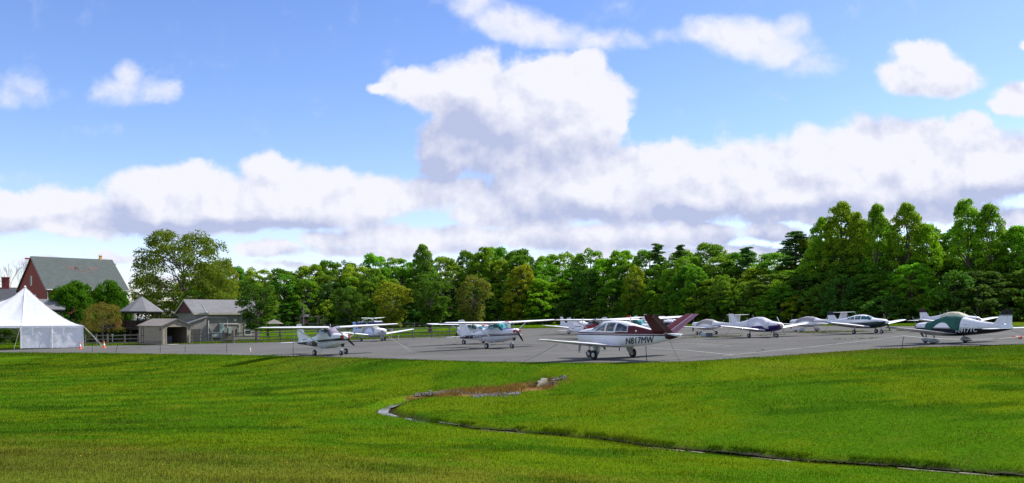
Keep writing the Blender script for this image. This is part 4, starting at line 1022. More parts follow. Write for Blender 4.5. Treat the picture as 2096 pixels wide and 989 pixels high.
    MB().beam((-5.1,0,Z(2.98)),(-5.1,0,Z(3.02)),.04).build('beacon',redp,r)
    if text:
        for s in (1,-1): reg(r,f,text,tx if s<0 else tx+tw,lambda x:Z(tz)+.0*x,th,s,tc,width=tw)
    for o in r.children_recursive:
        if o.type!='MESH':
            o.location.z+=-.05+.06*o.location.x; continue
        if o.name.split('.')[0] in ('wheel','rim','blade','spinner','hub'): continue
        for q in o.data.vertices: q.co.z+=(-.05+.06*q.co.x)*min(1,max(0,q.co.z-.1)/.4)
    r['_fus']=0; del r['_fus']
    return r,f
def h_len(t,h): return len(t)*h*.92
def low_wing(px,py,b,label,fm,wm,glass,scale=1.0,cover=None,coverx=(1.25,-2.0),cover_t=1.75,text=None,tc=None,tx=None,fin=None,finm=None,tip=None,pants=False,propang=R(118),spin=None,stabm=None,wins=3,D=None,arch=True,name='canopy_cover',engcover=None,legm=None,span=5.33,tz=.93,th=.3,propm=None,belly=0.0,tw=1.5):
    r=root_for(px,py,b,label,scale=scale,D=D)
    st=[(2.46,.94,1.26,.26,0,2.1),(2.38,.82,1.35,.40,0,2.4),(2.1,.68,1.40,.50,.05,2.7),(1.6,.58,1.44,.55,.08,2.8),(1.1,.53,1.49,.58,.12,2.9),(.75,.51,1.62,.58,.22,2.8),(.35,.50,1.76,.58,.28,2.8),(-.3,.50,1.84,.57,.28,2.8),(-1.0,.52,1.79,.55,.28,2.8),(-1.7,.57,1.64,.46,.28,2.6),(-2.4,.64,1.50,.36,.22,2.4),(-3.3,.74,1.38,.25,.1,2.3),(-4.2,.89,1.28,.12,0,2.2),(-4.65,1.0,1.20,.05,0,2)]
    f=Fus(st); f.mesh().build('fuselage',fm,r,True)
    di=math.tan(R(6.5))
    for s in (1,-1):
        y1=span-.25
        secs=lerps([(s*.35,1.15,.66,2.1,.11),(s*.75,.82,.70,1.62,.13),(s*2.7,.78,.70+di*1.95,1.60,.13),(s*y1,.55,.70+di*(y1-.75),1.08,.11)],4)
        w=foil(secs).build('wing',wm,r,True)
        zt_=.70+di*(y1-.75)
        foil([(s*y1,.55,zt_,1.08,.11),(s*(span-.08),.45,zt_+.03,.86,.07),(s*span,.28,zt_+.035,.55,.03)]).build('wing_tip',tip or wm,w,True)
        wheel(r,0,s*1.52,.20)
        MB().tube([(0,s*1.40,.72),(0,s*1.40,.20)],[.075,.05],8).beam((0,s*1.40,.2),(0,s*1.54,.2),.06).build('main_leg',legm or greyleg,r)
        if pants: pant(r,-.02,s*1.52,pants)
        foil(lerps([(s*.05,-3.92,1.04,.78,.10),(s*1.85,-3.95,1.04,.74,.09),(s*1.97,-4.02,1.04,.55,.05)],3)).build('stabilator',stabm or wm,r,True)
    wheel(r,1.92,0,.19); MB().tube([(1.82,0,.75),(1.92,0,.22)],.05,8).beam((1.92,-.12,.2),(1.92,-.12,.42),.03).beam((1.92,.12,.2),(1.92,.12,.42),.03).beam((1.9,-.12,.42),(1.9,.12,.42),.05).build('nose_leg',legm or greyleg,r)
    if pants: pant(r,1.90,0,pants,.9)
    fs=fin or [(0,-3.05,1.30,1.6,.05),(0,-3.45,1.44,1.16,.08),(0,-3.98,2.17,.70,.08),(0,-4.05,2.22,.58,.05)]
    foil([(a_,b_,c_,d_*.64,e_*1.3) for a_,b_,c_,d_,e_ in fs],True).build('fin',finm or wm,r,True)
    foil([(0,fs[1][1]-fs[1][3]*.65+.03,1.16,fs[1][3]*.35+.02,.05)]+[(a_,b_-d_*.65,c_,d_*.35,e_*1.2) for a_,b_,c_,d_,e_ in fs[1:]],True).build('rudder',finm or wm,r,True)
    if cover:
        x0,x1=coverx
        def lim(x): 
            e=.66*math.exp(-((x-.15)/.80)**2) if arch else 0
            return cover_t-e+ (.15 if x<-1.2 else 0)
        f.wrap(x0,x1,lambda x:-lim(x),lambda x:lim(x),.035,34,34,.008).build(name,cover,r,True)
        if arch is True:
            mb=MB()
            for xx in (x0-.15,x1+.2,-.35):
                pass
    else:
        wx=[(.62,-.02,.36),(-.12,-.78,0),(-.88,-1.40,0),(-1.48,-1.80,0)][:wins]
        for s in (1,-1):
            for (a,c_,o_) in wx:
                zt_=1.68-(max(0,-c_-.8))*.14; zb=1.36
                f.patch([(a,zb),(c_,zb),(c_,zt_),(a-o_*.7,zt_)],.012,7,6,s).build('side_window',glass,r,True)
        for s in (1,-1): f.wrap(.46,1.06,.07*s,1.10*s,.012,8,12).build('windshield',glass,r,True)
    if engcover: f.wrap(2.44,coverx[0]+.05,-2.3,2.3,.03,10,30,.006).build('engine_cover',engcover,r,True)
    prop(r,2.52,1.09,.93,propang,spin or white,propm,.16,.30)
    for s in (1,-1): MB().lathe([(.07,-.02),(.085,.0),(.085,.03),(.05,.05)],12,'x',(2.43,s*.24,1.14)).build('intake',black,r,True)
    MB().tube([(-1.0,0,1.78),(-1.25,0,2.08)],.012,4).build('antenna',white,r)
    MB().tube([(-2.0,.1,1.55),(-2.2,.1,1.84)],.012,4).build('antenna',white,r)
    MB().tube([(1.1,.18,.62),(1.0,.18,.42)],.04,6).build('exhaust',black,r)
    MB().beam((-4.3,0,2.20),(-4.3,0,2.25),.03).build('beacon',redp,r)
    if text:
        for s in (1,-1): reg(r,f,text,tx if s>0 else tx-tw,lambda x:tz+(-x)*.055 if x<0 else tz,th,s,tc,.28,width=tw)
    return r,f

g_teal=glassmat('teal_glazing',(.03,.22,.22)); g_dark=glassmat('dark_glazing',(.04,.05,.045)); g_grn=glassmat('clear_glazing',(.07,.09,.055)); g_smoke=glassmat('smoked_glazing',(.03,.025,.045))
plainw=paint('plain_white_paint',WH,rough=.3)
BK=(.012,.012,.016)
# --- 1 nearest high wing, black stripe
fm=paint('white_with_black_stripe',WH,[(BK,.97,1.13,.055,-9,9,0),(BK,.70,1.13,.055,-9,-1.75,.8),(BK,.905,.93,.07,-9,9,0)])
nose1,f1=high_wing(676.5,726.2,-63,'nearest high-wing aeroplane, white with black side stripe and dark windshield shade',fm,plainw,g_grn,text='N739CA',tc=white,tx=-3.4,th=.27,tz=1.03,tw=1.15,propang=R(138),D=63.8)
f1.wrap(.50,1.02,-1.25,1.25,.03,8,20,.006).build('windshield_shade',mat('purple_grey_sunshade',(.16,.14,.20),.55),nose1,True)
# --- 2 N92362
fm=paint('white_with_plum_stripe',WH,[((.022,.012,.03),1.07,1.12,.03,-9,9,0),((.022,.012,.03),.96,1.04,.03,-9,9,0),((.022,.012,.03),.84,1.12,.03,-9,-2.2,.6),((.10,.06,.20),1.40,2.0,.06,.9,2.1,0)])
finp=paint('white_fin_navy_edge',WH,[((.03,.02,.12),-9,9,0,-4.12-.0,-2.0,-.62+.0)])
finp=paint('fin_navy_leading_band',WH,[((.03,.02,.12),-9,9,0,-2.30,-2.05,-.95)])
navyt=mat('navy_tip',(.05,.04,.20),.4)
a2,f2=high_wing(1022.3,713.0,-52.6,'white high-wing aeroplane marked N92362 with plum stripes and teal glazing',fm,plainw,g_teal,text='N92362',tc=white,tx=-3.2,th=.27,tz=1.10,tw=1.5,tip=navyt,propang=R(125),fin=finp,spin=black,spinner=False)
# --- 3 high wing behind N92362, facing away
a3,f3=high_wing(970,704.3,180-50,'white high-wing aeroplane facing away behind N92362, fin capped in red',plainw,plainw,g_teal,scale=.93,tip=plainw,fin=paint('fin_red_cap',WH,[((.35,.03,.02),2.05,9,0,-9,9,0)]),spin=redp,caps=False)
# --- 4 pale blue low wing with covers
pb=(.50,.58,.72)
fm=paint('pale_blue_paint',pb); greyc=mat('grey_fabric_cover',(.30,.30,.28),.9,var=.2,scale=5,bump=.3); whitec=mat('white_fabric_cover',(.70,.71,.73),.85,var=.08,scale=4,bump=.25)
bfin=paint('blue_patterned_fin',(.42,.55,.75),[((.12,.28,.60),-9,9,0,-3.9,-3.5,0),((.18,.35,.66),1.5,1.75,0,-9,9,0),((.15,.30,.62),1.95,2.1,0,-9,9,0)])
a4,f4=low_wing(763.7,698.5,-60,'pale blue low-wing aeroplane with grey cabin cover beyond the nearest aeroplane',fm,plainw,g_dark,cover=greyc,engcover=whitec,finm=bfin,spin=white,propang=R(10),legm=mat('pale_blue_leg',pb,.4),coverx=(1.2,-1.6))
# --- 5 blue striped high wing beyond the fence
fm=paint('white_with_blue_band',WH,[((.06,.03,.30),1.08,1.38,.0,-9,9,0),((.05,.16,.62),1.0,9,.0,-9,-3.9,0)])
a5,f5=high_wing(757,675,-24,'white high-wing aeroplane with broad blue band, parked beyond the rail fence under trees',fm,plainw,g_grn,fin=paint('blue_fin',(.04,.14,.60)),D=186,caps=False,scale=1.28)
# --- 6 red covered
redc=mat('faded_red_cover',(.52,.12,.10),.85,var=.15,scale=4)
a6,f6=low_wing(985,684.5,-52,'low-wing aeroplane under a faded red canopy cover behind N92362',plainw,plainw,g_dark,cover=redc,D=122,scale=(.95,.95,.90),finm=plainw)
# --- 7 white dome, faired wheels
a7,f7=low_wing(1186,683.8,-58,'white low-wing aeroplane with white canopy cover and wheel fairings, wing tip over empty asphalt',plainw,plainw,g_dark,cover=whitec,pants=mat('grey_fairing',(.40,.40,.42),.4),finm=plainw)
# --- 8 red high wing
fm=paint('white_over_red',(.42,.025,.03),[((.70,.70,.72),1.62,9,0,-9,9,0),(WH,0,9,0,-9,-1.9,0)])
a8,f8=high_wing(1222,694,-54,'high-wing aeroplane with red cabin and cowling behind the nose of N817MW',fm,plainw,g_dark,scale=.95,tip=mat('pink_tip',(.6,.25,.28),.4),propang=R(118),spin=redp)
# --- 9 teal windshield high wing
a9,f9=high_wing(1306,697,-50,'white high-wing aeroplane with teal windshield behind the cabin of N817MW',plainw,plainw,g_teal,scale=.95,tip=navyt)
# --- 10 red capped fin
a10,f10=low_wing(1238,682,180-48,'low-wing aeroplane facing away with upright fin capped bright red',plainw,plainw,g_dark,D=108,finm=paint('fin_bright_red_cap',WH,[((.55,.02,.02),1.98,9,0,-9,9,0)]),scale=(1,1,.98))
# --- 11 navy nosed high wing
fm=paint('white_navy_nose',WH,[((.02,.015,.06),0,1.30,0,.9,9,0),((.02,.015,.06),1.0,1.12,0,-9,9,0)])
a11,f11=high_wing(1353,681,-47,'white high-wing aeroplane with navy lower cowling, behind the forked maroon tail',fm,plainw,g_dark,D=113,scale=.92,caps=False)
# --- 12 white dome cover further back
a12,f12=low_wing(1360,676,-48,'low-wing aeroplane under a white canopy cover, farthest one above the maroon tail',plainw,plainw,g_dark,cover=whitec,D=134,finm=plainw)
# --- 13/16 bubble canopy T-tails facing left
def ttail(px,py,b,label,cover,pants,stripe_=None,scale=1.0):
    r=root_for(px,py,b,label,scale=scale)
    st=[(2.35,.98,1.24,.20,0,2),(2.25,.90,1.34,.32,0,2.2),(1.9,.72,1.36,.42,0,2.4),(1.45,.64,1.40,.48,.05,2.5),(1.1,.58,1.45,.53,.12,2.6),(.7,.52,1.57,.55,.2,2.5),(.25,.50,1.67,.55,.22,2.4),(-.25,.51,1.66,.53,.22,2.4),(-.9,.60,1.55,.45,.2,2.3),(-1.6,.74,1.38,.31,.1,2.2),(-2.3,.90,1.33,.19,0,2.1),(-3.2,1.0,1.27,.12,0,2),(-4.5,1.08,1.24,.08,0,2)]
    f=Fus(st); f.mesh().build('fuselage',stripe_ or plainw,r,True)
    for s in (1,-1):
        w=foil(lerps([(s*.35,.55,.72,1.5,.13),(s*.8,.35,.76,1.18,.14),(s*3.2,.28,.93,1.10,.13),(s*5.15,.12,1.07,.80,.11)],4)).build('wing',plainw,r,True)
        foil([(s*5.15,.12,1.07,.80,.11),(s*5.35,.0,1.11,.6,.07),(s*5.42,-.15,1.16,.35,.03)]).build('wing_tip',navyt,w,True)
        MB().beam((-.15,s*.3,.62),(-.05,s*.93,.25),.09,.035).build('main_leg',white,r)
        wheel(r,-.02,s*1.0,.19)
        if pants: pant(r,-.02,s*1.0,plainw)
        foil([(s*.02,-4.25,2.10,.72,.09),(s*1.25,-4.33,2.11,.50,.08),(s*1.32,-4.38,2.11,.4,.04)]).build('tailplane',plainw,r,True)
    wheel(r,1.82,0,.17); MB().tube([(1.35,0,.72),(1.82,0,.2)],.03,6).build('nose_leg',white,r)
    if pants: pant(r,1.80,0,plainw,.8)
    foil([(0,-3.5,1.22,1.25,.06),(0,-3.85,1.42,.98,.10),(0,-4.18,2.10,.78,.10)],True).build('fin',plainw,r,True)
    f.wrap(1.28,-1.05,lambda x:-1.55+.12*math.cos(x*2),lambda x:1.55-.12*math.cos(x*2),.03,26,26,.006).build('canopy_cover',cover,r,True)
    prop(r,2.40,1.12,.86,R(96),white,black,.13,.26)
    MB().tube([(-2.2,0,1.32),(-2.45,0,1.62)],.012,4).build('antenna',white,r)
    return r,f
ttail(1450,685.3,180-50,'small bubble-canopy aeroplane with T tail and bare wheels, right of the maroon forked tail',mat('taupe_canopy_cover',(.33,.31,.29),.85,var=.12,scale=3),False,scale=(1.02,1.05,.98))
ttail(1656,678.8,180-46,'small bubble-canopy aeroplane with T tail, faired wheels and pink stripe between purple and black aeroplanes',mat('grey_canopy_cover',(.28,.27,.29),.85,var=.12,scale=3),True,paint('white_pink_stripe',WH,[((.42,.25,.33),1.06,1.16,.0,-9,-.6,0)]),(1.12,1.1,.98))
# --- 14 purple low wing
fm=paint('white_over_purple',WH,[((.022,.012,.10),0,1.02,.045,.55,9,0),((.022,.012,.10),0,1.06,.06,-1.1,.56,0),((.022,.012,.10),1.00,1.04,.03,-9,-1.3,0)])
cov=mat('pale_grey_cover',(.52,.52,.56),.85,var=.10,scale=3,bump=.2)
a14,f14=low_wing(1560,691.0,-49,'white and purple low-wing aeroplane under a pale grey cabin cover',fm,plainw,g_dark,cover=cov,coverx=(1.5,-1.55),propang=R(120),tip=navyt,spin=metal,propm=metal,finm=paint('fin_navy_line',WH,[((.03,.02,.08),-9,9,0,-3.62,-3.58,-.5)]),cover_t=1.95)
MB().lathe([(.08,-.02),(.10,0),(.10,.03)],12,'x',(2.44,.27,1.14)).build('intake_plug',redp,a14)
MB().lathe([(.08,-.02),(.10,0),(.10,.03)],12,'x',(2.44,-.27,1.14)).build('intake_plug',redp,a14)
# --- 17 black/white
DG=(.012,.028,.028)
fm=paint('white_over_black_green',WH,[(DG,0,1.05,.05,-1.6,9,0),(DG,0,.96,.0,-9,-1.55,0),(DG,1.08,1.12,.045,-1.5,2.0,0)])
a17,f17=low_wing(1771,683.1,-41,'white over dark green low-wing aeroplane with four side windows, right of the bubble canopies',fm,plainw,glassmat('deep_teal_glazing',(.02,.10,.11)),wins=4,tip=mat('blue_grey_tip',(.22,.42,.70),.4),finm=paint('dark_topped_fin',WH,[(DG,1.82,9,0,-9,9,0)]),propang=R(118),spin=white)
# --- 18 cream cover
fm=paint('white_over_plum',WH,[((.03,.012,.02),0,1.02,.02,-9,9,0)])
creamc=mat('cream_canopy_cover',(.52,.50,.36),.85,var=.08,scale=3,bump=.2)
a18,f18=low_wing(1960,677.5,-41,'low-wing aeroplane with cream canopy cover and plum-topped fin behind N917TC',fm,plainw,g_dark,cover=creamc,D=88,finm=paint('plum_topped_fin',WH,[((.05,.012,.035),1.85,9,0,-9,9,0)]),propang=R(140),spin=metal,arch=False,cover_t=1.15,coverx=(1.15,-1.7))
# --- 19 N917TC
fm=paint('white_over_black_belly',WH,[(BK,0,1.04,.01,-9,9,0),(WH,1.04,1.055,.01,-9,9,0),((.05,.04,.03),1.07,1.09,.01,-9,9,0)])
grn=mat('bottle_green_cover',(.004,.075,.055),.75,var=.18,scale=3,bump=.15)
dwing=paint('wing_white_dark_tip',WH)
a19,f19=low_wing(1943,703.4,180-40,'white over black low-wing aeroplane marked N917TC under a bottle green cabin cover',fm,plainw,g_dark,cover=grn,coverx=(1.45,-1.25),cover_t=1.95,text='N917TC',tc=white,tx=-.95,th=.29,tz=.68,tw=1.5,tip=black,pants=mat('silver_grey_fairing',(.33,.36,.37),.35),finm=paint('black_topped_fin',WH,[((.008,.008,.009),1.86,9,0,-9,9,0),((.008,.008,.009),1.80,1.83,0,-9,9,0)]),spin=mat('grey_spinner',(.2,.2,.22),.4),propang=R(55),span=5.33)
f19.patch([(-1.5,1.24),(-1.72,1.24),(-1.72,1.28),(-1.5,1.28)],.012,2,2,1).build('small_placard',mat('placard_grey',(.3,.3,.32),.5),a19)
# wing under-dark band of covers hanging over wing: narrow strap
# --- Bonanza style V tail N817MW
def vtail():
    r=root_for(1256.2,736.4,180-48,'maroon and white low-wing aeroplane with forked tail marked N817MW',D=49.7,scale=1.01)
    MR=(.095,.014,.018); ML=(.035,.010,.014)
    st=[(2.72,1.02,1.44,.26,0,2.1),(2.66,.92,1.55,.40,0,2.4),(2.35,.80,1.62,.49,.05,2.7),(1.8,.70,1.69,.54,.08,2.8),(1.35,.66,1.74,.56,.10,2.9),(1.05,.645,1.86,.57,.18,2.9),(.55,.63,2.06,.57,.24,2.9),(-.1,.62,2.13,.57,.24,2.9),(-.9,.63,2.08,.55,.24,2.9),(-1.7,.70,1.93,.48,.22,2.7),(-2.6,.77,1.74,.36,.18,2.6),(-3.5,.90,1.58,.26,.1,2.4),(-4.4,1.09,1.44,.15,0,2.3),(-4.95,1.22,1.38,.05,0,2)]
    f=Fus(st)
    fm=paint('white_with_maroon_rear',WH,[(MR,1.40,1.47,.008,-9,9,0),(ML,1.31,1.375,.008,-9,9,0),(MR,1.40,1.83,-.0,-9,-.72,.0),(MR,1.40,9,-.19+.0,-9,-1.5,-.5),(ML,1.20,1.36,.02,-9,-3.3,-.9),(ML,1.14,9,0,-9,-4.2,0),(WH,2.20,9,.19,-9,-.8,0)],rough=.28)
    fm=MATS['white_with_maroon_rear']
    f.mesh(64,40).build('fuselage',fm,r,True)
    di=math.tan(R(6))
    for s in (1,-1):
        secs=lerps([(s*.3,1.35,.72,2.35,.11),(s*.8,.98,.76,2.0,.13),(s*4.6,.45,.76+di*3.8,1.12,.11)],8)
        w=foil(secs).build('wing',plainw,r,True)
        zt_=.76+di*3.8
        foil([(s*4.6,.45,zt_,1.12,.11),(s*4.95,.36,zt_+.05,.92,.08),(s*5.08,.22,zt_+.06,.62,.03)]).build('wing_tip',plainw,w,True)
        # thin dark gap between flap and wing
        MB().beam((-.56,s*.8,.88),(-.42,s*2.7,1.03),.012,.006).build('flap_gap',black,w)
        wheel(r,0,s*1.45,.26)
        MB().tube([(.02,s*1.30,.82),(0,s*1.33,.26)],[.06,.05],8).beam((0,s*1.33,.26),(0,s*1.46,.26),.07).beam((-.12,s*1.25,.78),(-.03,s*1.33,.38),.05).build('main_leg',greyleg,r)
        MB().add([(-.34,s*1.22,.78),(.36,s*1.22,.80),(.24,s*1.22,.42),(.10,s*1.22,.26),(-.12,s*1.22,.26),(-.25,s*1.22,.45),(-.34,s*1.25,.78),(.36,s*1.25,.80),(.24,s*1.25,.42),(.10,s*1.25,.26),(-.12,s*1.25,.26),(-.25,s*1.25,.45)],[(0,1,2,3,4,5),(11,10,9,8,7,6)]+[(i,(i+1)%6,(i+1)%6+6,i+6) for i in range(6)]).build('gear_door',white if s>0 else greyleg,r)
        # forked tail surface
        a=Vector((0,s*.06,1.42)); tip=Vector((0,s*1.55,2.40)); dirv=(tip-a); nrm=Vector((0,-s*dirv.z,abs(dirv.y))).normalized()
        def surf(x0,c0,x1,c1,tk,t0=0.,t1=1.):
            ring=[(u,t) for u,t in AF]+[(u,-t) for u,t in AF[::-1][:-1]]; V=[];fc=[];n=len(ring); N=7
            for i in range(N):
                q=t0+(t1-t0)*i/(N-1); xl=x0+(x1-x0)*q; ch=c0+(c1-c0)*q
                if q>.97: ch*=.8; xl-=.08
                for u,t in ring:
                    p=a+dirv*q+nrm*(t*ch*tk*.5); V.append((xl-u*ch,p.y,p.z))
            for i in range(N-1):
                for k in range(n): fc.append((i*n+k,i*n+(k+1)%n,(i+1)*n+(k+1)%n,(i+1)*n+k))
            fc.append(tuple(range(n-1,-1,-1))); fc.append(tuple((N-1)*n+k for k in range(n)))
            return MB().add(V,fc)
        m1=paint('maroon_tail',(.105,.014,.02)); m2=paint('mauve_ruddervator',(.16,.07,.11))
        surf(-3.25,.98,-4.02,.62,.12).build('stabilizer',m1,r,True)
        surf(-4.19,.56,-4.61,.38,.09,.02,1.).build('ruddervator',m2,r,True)
        p0=a+dirv*.03+nrm*.050; p1=a+dirv*.97+nrm*.030
        MB().beam((-4.23,p0.y,p0.z),(-4.64,p1.y,p1.z),.03,.012).build('white_seam',white,r)
        for q in (nrm*.045,nrm*-.045):
            p0=a+dirv*.12+q; p1=a+dirv*.62+q; MB().beam((-4.60,p0.y,p0.z),(-4.76,p1.y,p1.z),.012,.01).build('trim_gap',black,r)
    wheel(r,2.10,0,.22); MB().tube([(2.05,0,.85),(2.10,0,.25)],.05,8).beam((2.10,-.13,.22),(2.10,-.13,.46),.035).beam((2.10,.13,.22),(2.10,.13,.46),.035).beam((2.08,-.13,.46),(2.08,.13,.46),.06).beam((1.85,0,.8),(2.07,0,.5),.035).build('nose_leg',metal,r)
    gl=glassmat('grey_cabin_glazing',(.085,.09,.085),.05)
    for s in (1,-1):
        for (a,c_,zb,z1,z2,o1,o2) in [(.98,.14,1.53,1.90,1.99,.62,0),(.02,-.62,1.53,1.99,1.98,.06,.04),(-.75,-1.62,1.53,1.97,1.78,.06,-.12)]:
            f.patch([(a+.05,zb-.035),(c_-.05,zb-.035),(c_-.03-o2*.5,z2+.035),(a-o1+.07,z1+.04)],.010,8,6,s).build('window_surround',white,r,True)
            f.patch([(a,zb),(c_,zb),(c_-o2*.5,z2),(a-o1,z1)],.018,8,6,s).build('side_window',gl,r,True)
    for s in (1,-1): f.wrap(.62,1.26,.06*s,1.0*s,.012,8,12).build('windshield',gl,r,True)
    prop(r,2.80,1.28,1.05,R(100),mat('dark_spinner',(.05,.05,.055),.35),mat('grey_blade',(.25,.25,.28),.45),.16,.30)
    MB().lathe([(.10,-.03),(.17,-.02),(.17,.02),(.12,.05)],12,'x',(2.70,0,1.04)).build('intake',black,r)
    MB().tube([(-1.4,0,2.0),(-1.45,0,2.36)],[.03,.018],6).build('antenna',white,r)
    MB().tube([(-.6,.12,.65),(-.62,.12,.45)],.03,6).build('drain_mast',black,r)
    MB().tube([(.5,.30,.66),(.35,.30,.52)],.045,8).build('exhaust',black,r)
    MB().lathe([(.05,0),(.05,.12),(.02,.2)],8,'x',(-5.12,0,1.33)).build('tail_light',white,r)
    MB().lathe([(.03,-.01),(.05,0),(.05,.02)],8,'y',(-2.3,.43,1.55)).build('vent',white,r)
    for s in (1,-1): reg(r,f,'N817MW',-1.5 if s>0 else -3.45,lambda x:.84+(-1.5-x)*.05,.35,s,black,.30,width=1.98)
    return r,f
BN,fB=vtail()

# ------------------------------------------------------------------ tie-down ropes and stakes
rope=mat('tie_down_rope',(.10,.09,.07),.9); rope_w=mat('pale_rope',(.62,.60,.52),.9)
bpy.context.view_layer.update()
def tie(rt,loc,gx,gy,label,m=rope,rad=.009):
    """rope from a point in the aircraft's coordinates down to a ring on the ramp"""
    p=rt.matrix_world@Vector(loc); g=rt.matrix_world@Vector((gx,gy,0)); g.z=G(g.x)+.02
    mid=p.lerp(g,.5)-Vector((0,0,.04))
    o=MB().tube([p,p.lerp(g,.3)-Vector((0,0,.03)),mid,g],rad,5).build('tie_down_rope',m); tag(o,label,'rope','ropes tying aeroplanes down'); return o
tie(BN,(-.2,4.1,.98),1.1,5.6,'dark tie-down rope from the left wing of N817MW'); tie(BN,(-4.3,0,1.14),-4.9,-.1,'short rope under the forked tail of N817MW')
tie(a2,(.1,-2.75,1.92),-.1,-3.0,'pale tie-down rope hanging from the near wing of N92362',rope_w,.010); tie(nose1,(.1,-2.75,1.92),.0,-3.0,'pale tie-down rope hanging from the near wing of the nearest aeroplane',rope_w,.010)
tie(nose1,(-.2,3.7,2.04),.9,6.3,'pale tie-down rope from the far wing of the nearest aeroplane',rope_w,.007)
tie(a3,(0,4.6,2.0),-.8,6.2,'tie-down rope from the wing of the aeroplane facing away')
tie(a17,(-4.3,0,1.05),-5.6,.3,'rope tied under the tail of the dark green aeroplane'); tie(a14,(-4.3,0,1.05),-5.6,.3,'rope tied under the tail of the purple aeroplane')
tie(a19,(-4.3,0,1.02),-6.4,-1.4,'rope tied under the tail of N917TC'); tie(a7,(-.2,-3.8,.95),-.5,-5.0,'rope tied under the wing of the white covered aeroplane')
stm=mat('stake_steel',(.03,.03,.032),.7)
def stake(px,pb,pt,lean,label,D=None):
    b=gp(px,pb); D=b.y; h=(pb-pt)/F*D
    o=MB().tube([(0,0,-.15),(lean*h*.5,0,h*.5),(lean*h,0,h)],[.022,.020,.018],6).tube([(lean*h,0,h),(lean*h+.02,0,h+.02),(lean*h+.05,0,h-.01)],.012,5).build('marker_stake',stm)
    o.location=(b.x,b.y,G(b.x)); tag(o,label,'stake','thin stakes along the ramp edge'); return b,h
for px,pb,pt,l,lab in [(189,721,700,0,'upright dark stake below the guy straps of the tent'),(236,721,703,.35,'leaning dark stake right of the second traffic cone'),(328,722,697,0,'dark stake in front of the shed side wall'),(379,721,709,0,'short stake in front of the shed opening'),(464,723,700,0,'dark stake in front of the fence gate'),(600,729,697,0,'dark stake by the tailplane of the nearest aeroplane'),(1324,742,710,-.07,'dark stake under the rear fuselage of N817MW'),(1845,716,690,.18,'leaning dark stake left of N917TC holding a rope')]:
    S_=stake(px,pb,pt,l,lab)
b=gp(1845,716); tp=Vector((b.x+.18*.8,b.y,G(b.x)+.82))
def sag(a,c,s,rad=.012,m=rope_w,label='',n=14):
    pts=[a.lerp(c,i/n)-Vector((0,0,s*4*(i/n)*(1-i/n))) for i in range(n+1)]
    o=MB().tube(pts,rad,5).build('barrier_rope',m); tag(o,label,'rope')
e=gp(1480,730); sag(tp,e+Vector((0,0,.05)),.05,label='pale rope running down from the leaning stake to the ramp edge, left of it')
e=gp(2150,690)+Vector((0,0,.35)); sag(tp,e,.35,label='pale rope running right from the leaning stake past the wheels of N917TC')
# small dirt patches at the stakes are part of the lawn edge
# ------------------------------------------------------------------ traffic cones
def cone(px,py,h,label,dull=False,lie=False):
    p=gp(px,py); r=empty('traffic_cone',p); tag(r,label,'traffic cone','traffic cones')
    om=mat('cone_orange' if not dull else 'cone_faded',(.85,.14,.02) if not dull else (.55,.33,.22),.55); k=h/.7
    MB().box(-.18*k,.18*k,-.18*k,.18*k,0,.03*k).build('base',om,r,bevel=.01)
    MB().lathe([(.135*k,.03*k),(.03*k,.70*k),(.02*k,.705*k)],16,'z').build('body',om,r,True)
    MB().lathe([(.100*k,.262*k),(.070*k,.45*k)],16,'z').build('reflective_band',mat('cone_white',(.8,.8,.8),.4),r,True)
    if lie: r.rotation_euler=(0,R(84),R(150)); r.location.z+=.16*k
    return r
cone(164,714.5,.80,'orange traffic cone against the right end of the tent'); cone(213,712.5,.80,'orange traffic cone at the foot of the tent guy straps')
cone(512,720,.45,'small faded traffic cone alone on the empty ramp',True); cone(2092,695,.62,'orange cone lying on its side at the right frame edge',False,True)
# ------------------------------------------------------------------ crates by the bubble canopy aeroplane
def crate(px,py,w,d,h,m,label,rz=0):
    o=MB().box(-w/2,w/2,-d/2,d/2,.04,h).box(-w/2-.02,w/2+.02,-d/2-.02,d/2+.02,h,h+.05).box(-w/2+.05,-w/2+.12,-d/2,d/2,0,.04).box(w/2-.12,w/2-.05,-d/2,d/2,0,.04).build('storage_box',m,None,bevel=.015)
    o.location=gp(px,py); o.rotation_euler=(0,0,rz); tag(o,label,'box','storage boxes beside the bubble canopy aeroplane')
crate(1442,690,.62,.45,.36,mat('pale_box',(.40,.48,.50),.6),'pale grey-green storage box under the left bubble canopy aeroplane',.3); crate(1452,690.5,.5,.45,.38,mat('dark_box',(.10,.09,.12),.6),'dark storage box with pale lid beside the pale grey-green one',.2)
# ------------------------------------------------------------------ tent
tm,T,b_,o=newmat('tent_vinyl'); b_.inputs['Base Color'].default_value=(.80,.81,.83,1); b_.inputs['Roughness'].default_value=.45
co=T.n('ShaderNodeTexCoord').outputs['Object']; bp=T.n('ShaderNodeBump'); bp.inputs['Strength'].default_value=.35; bp.inputs['Distance'].default_value=.12
T.put(bp.inputs['Height'],T.noise(T.v('MULTIPLY',co,(1,.5,1.2)),1.3,4,.55,1.2)); T.put(b_.inputs['Normal'],bp.outputs[0])
tr=T.n('ShaderNodeBsdfTranslucent'); tr.inputs[0].default_value=(.75,.77,.82,1); mx=T.n('ShaderNodeMixShader'); mx.inputs[0].default_value=.30
T.t.links.new(b_.outputs[0],mx.inputs[1]); T.t.links.new(tr.outputs[0],mx.inputs[2]); T.t.links.new(mx.outputs[0],o.inputs[0])
trz=math.atan2(.47,.88); P0=at(170,101); tent=empty('event_tent',P0,trz); tag(tent,'white peaked event tent with closed side panels at the left edge','tent')
L_,Wd_=18.6,9.0; ev=2.55; pk=7.05
V=[];f=[]; NX,NY=124,60
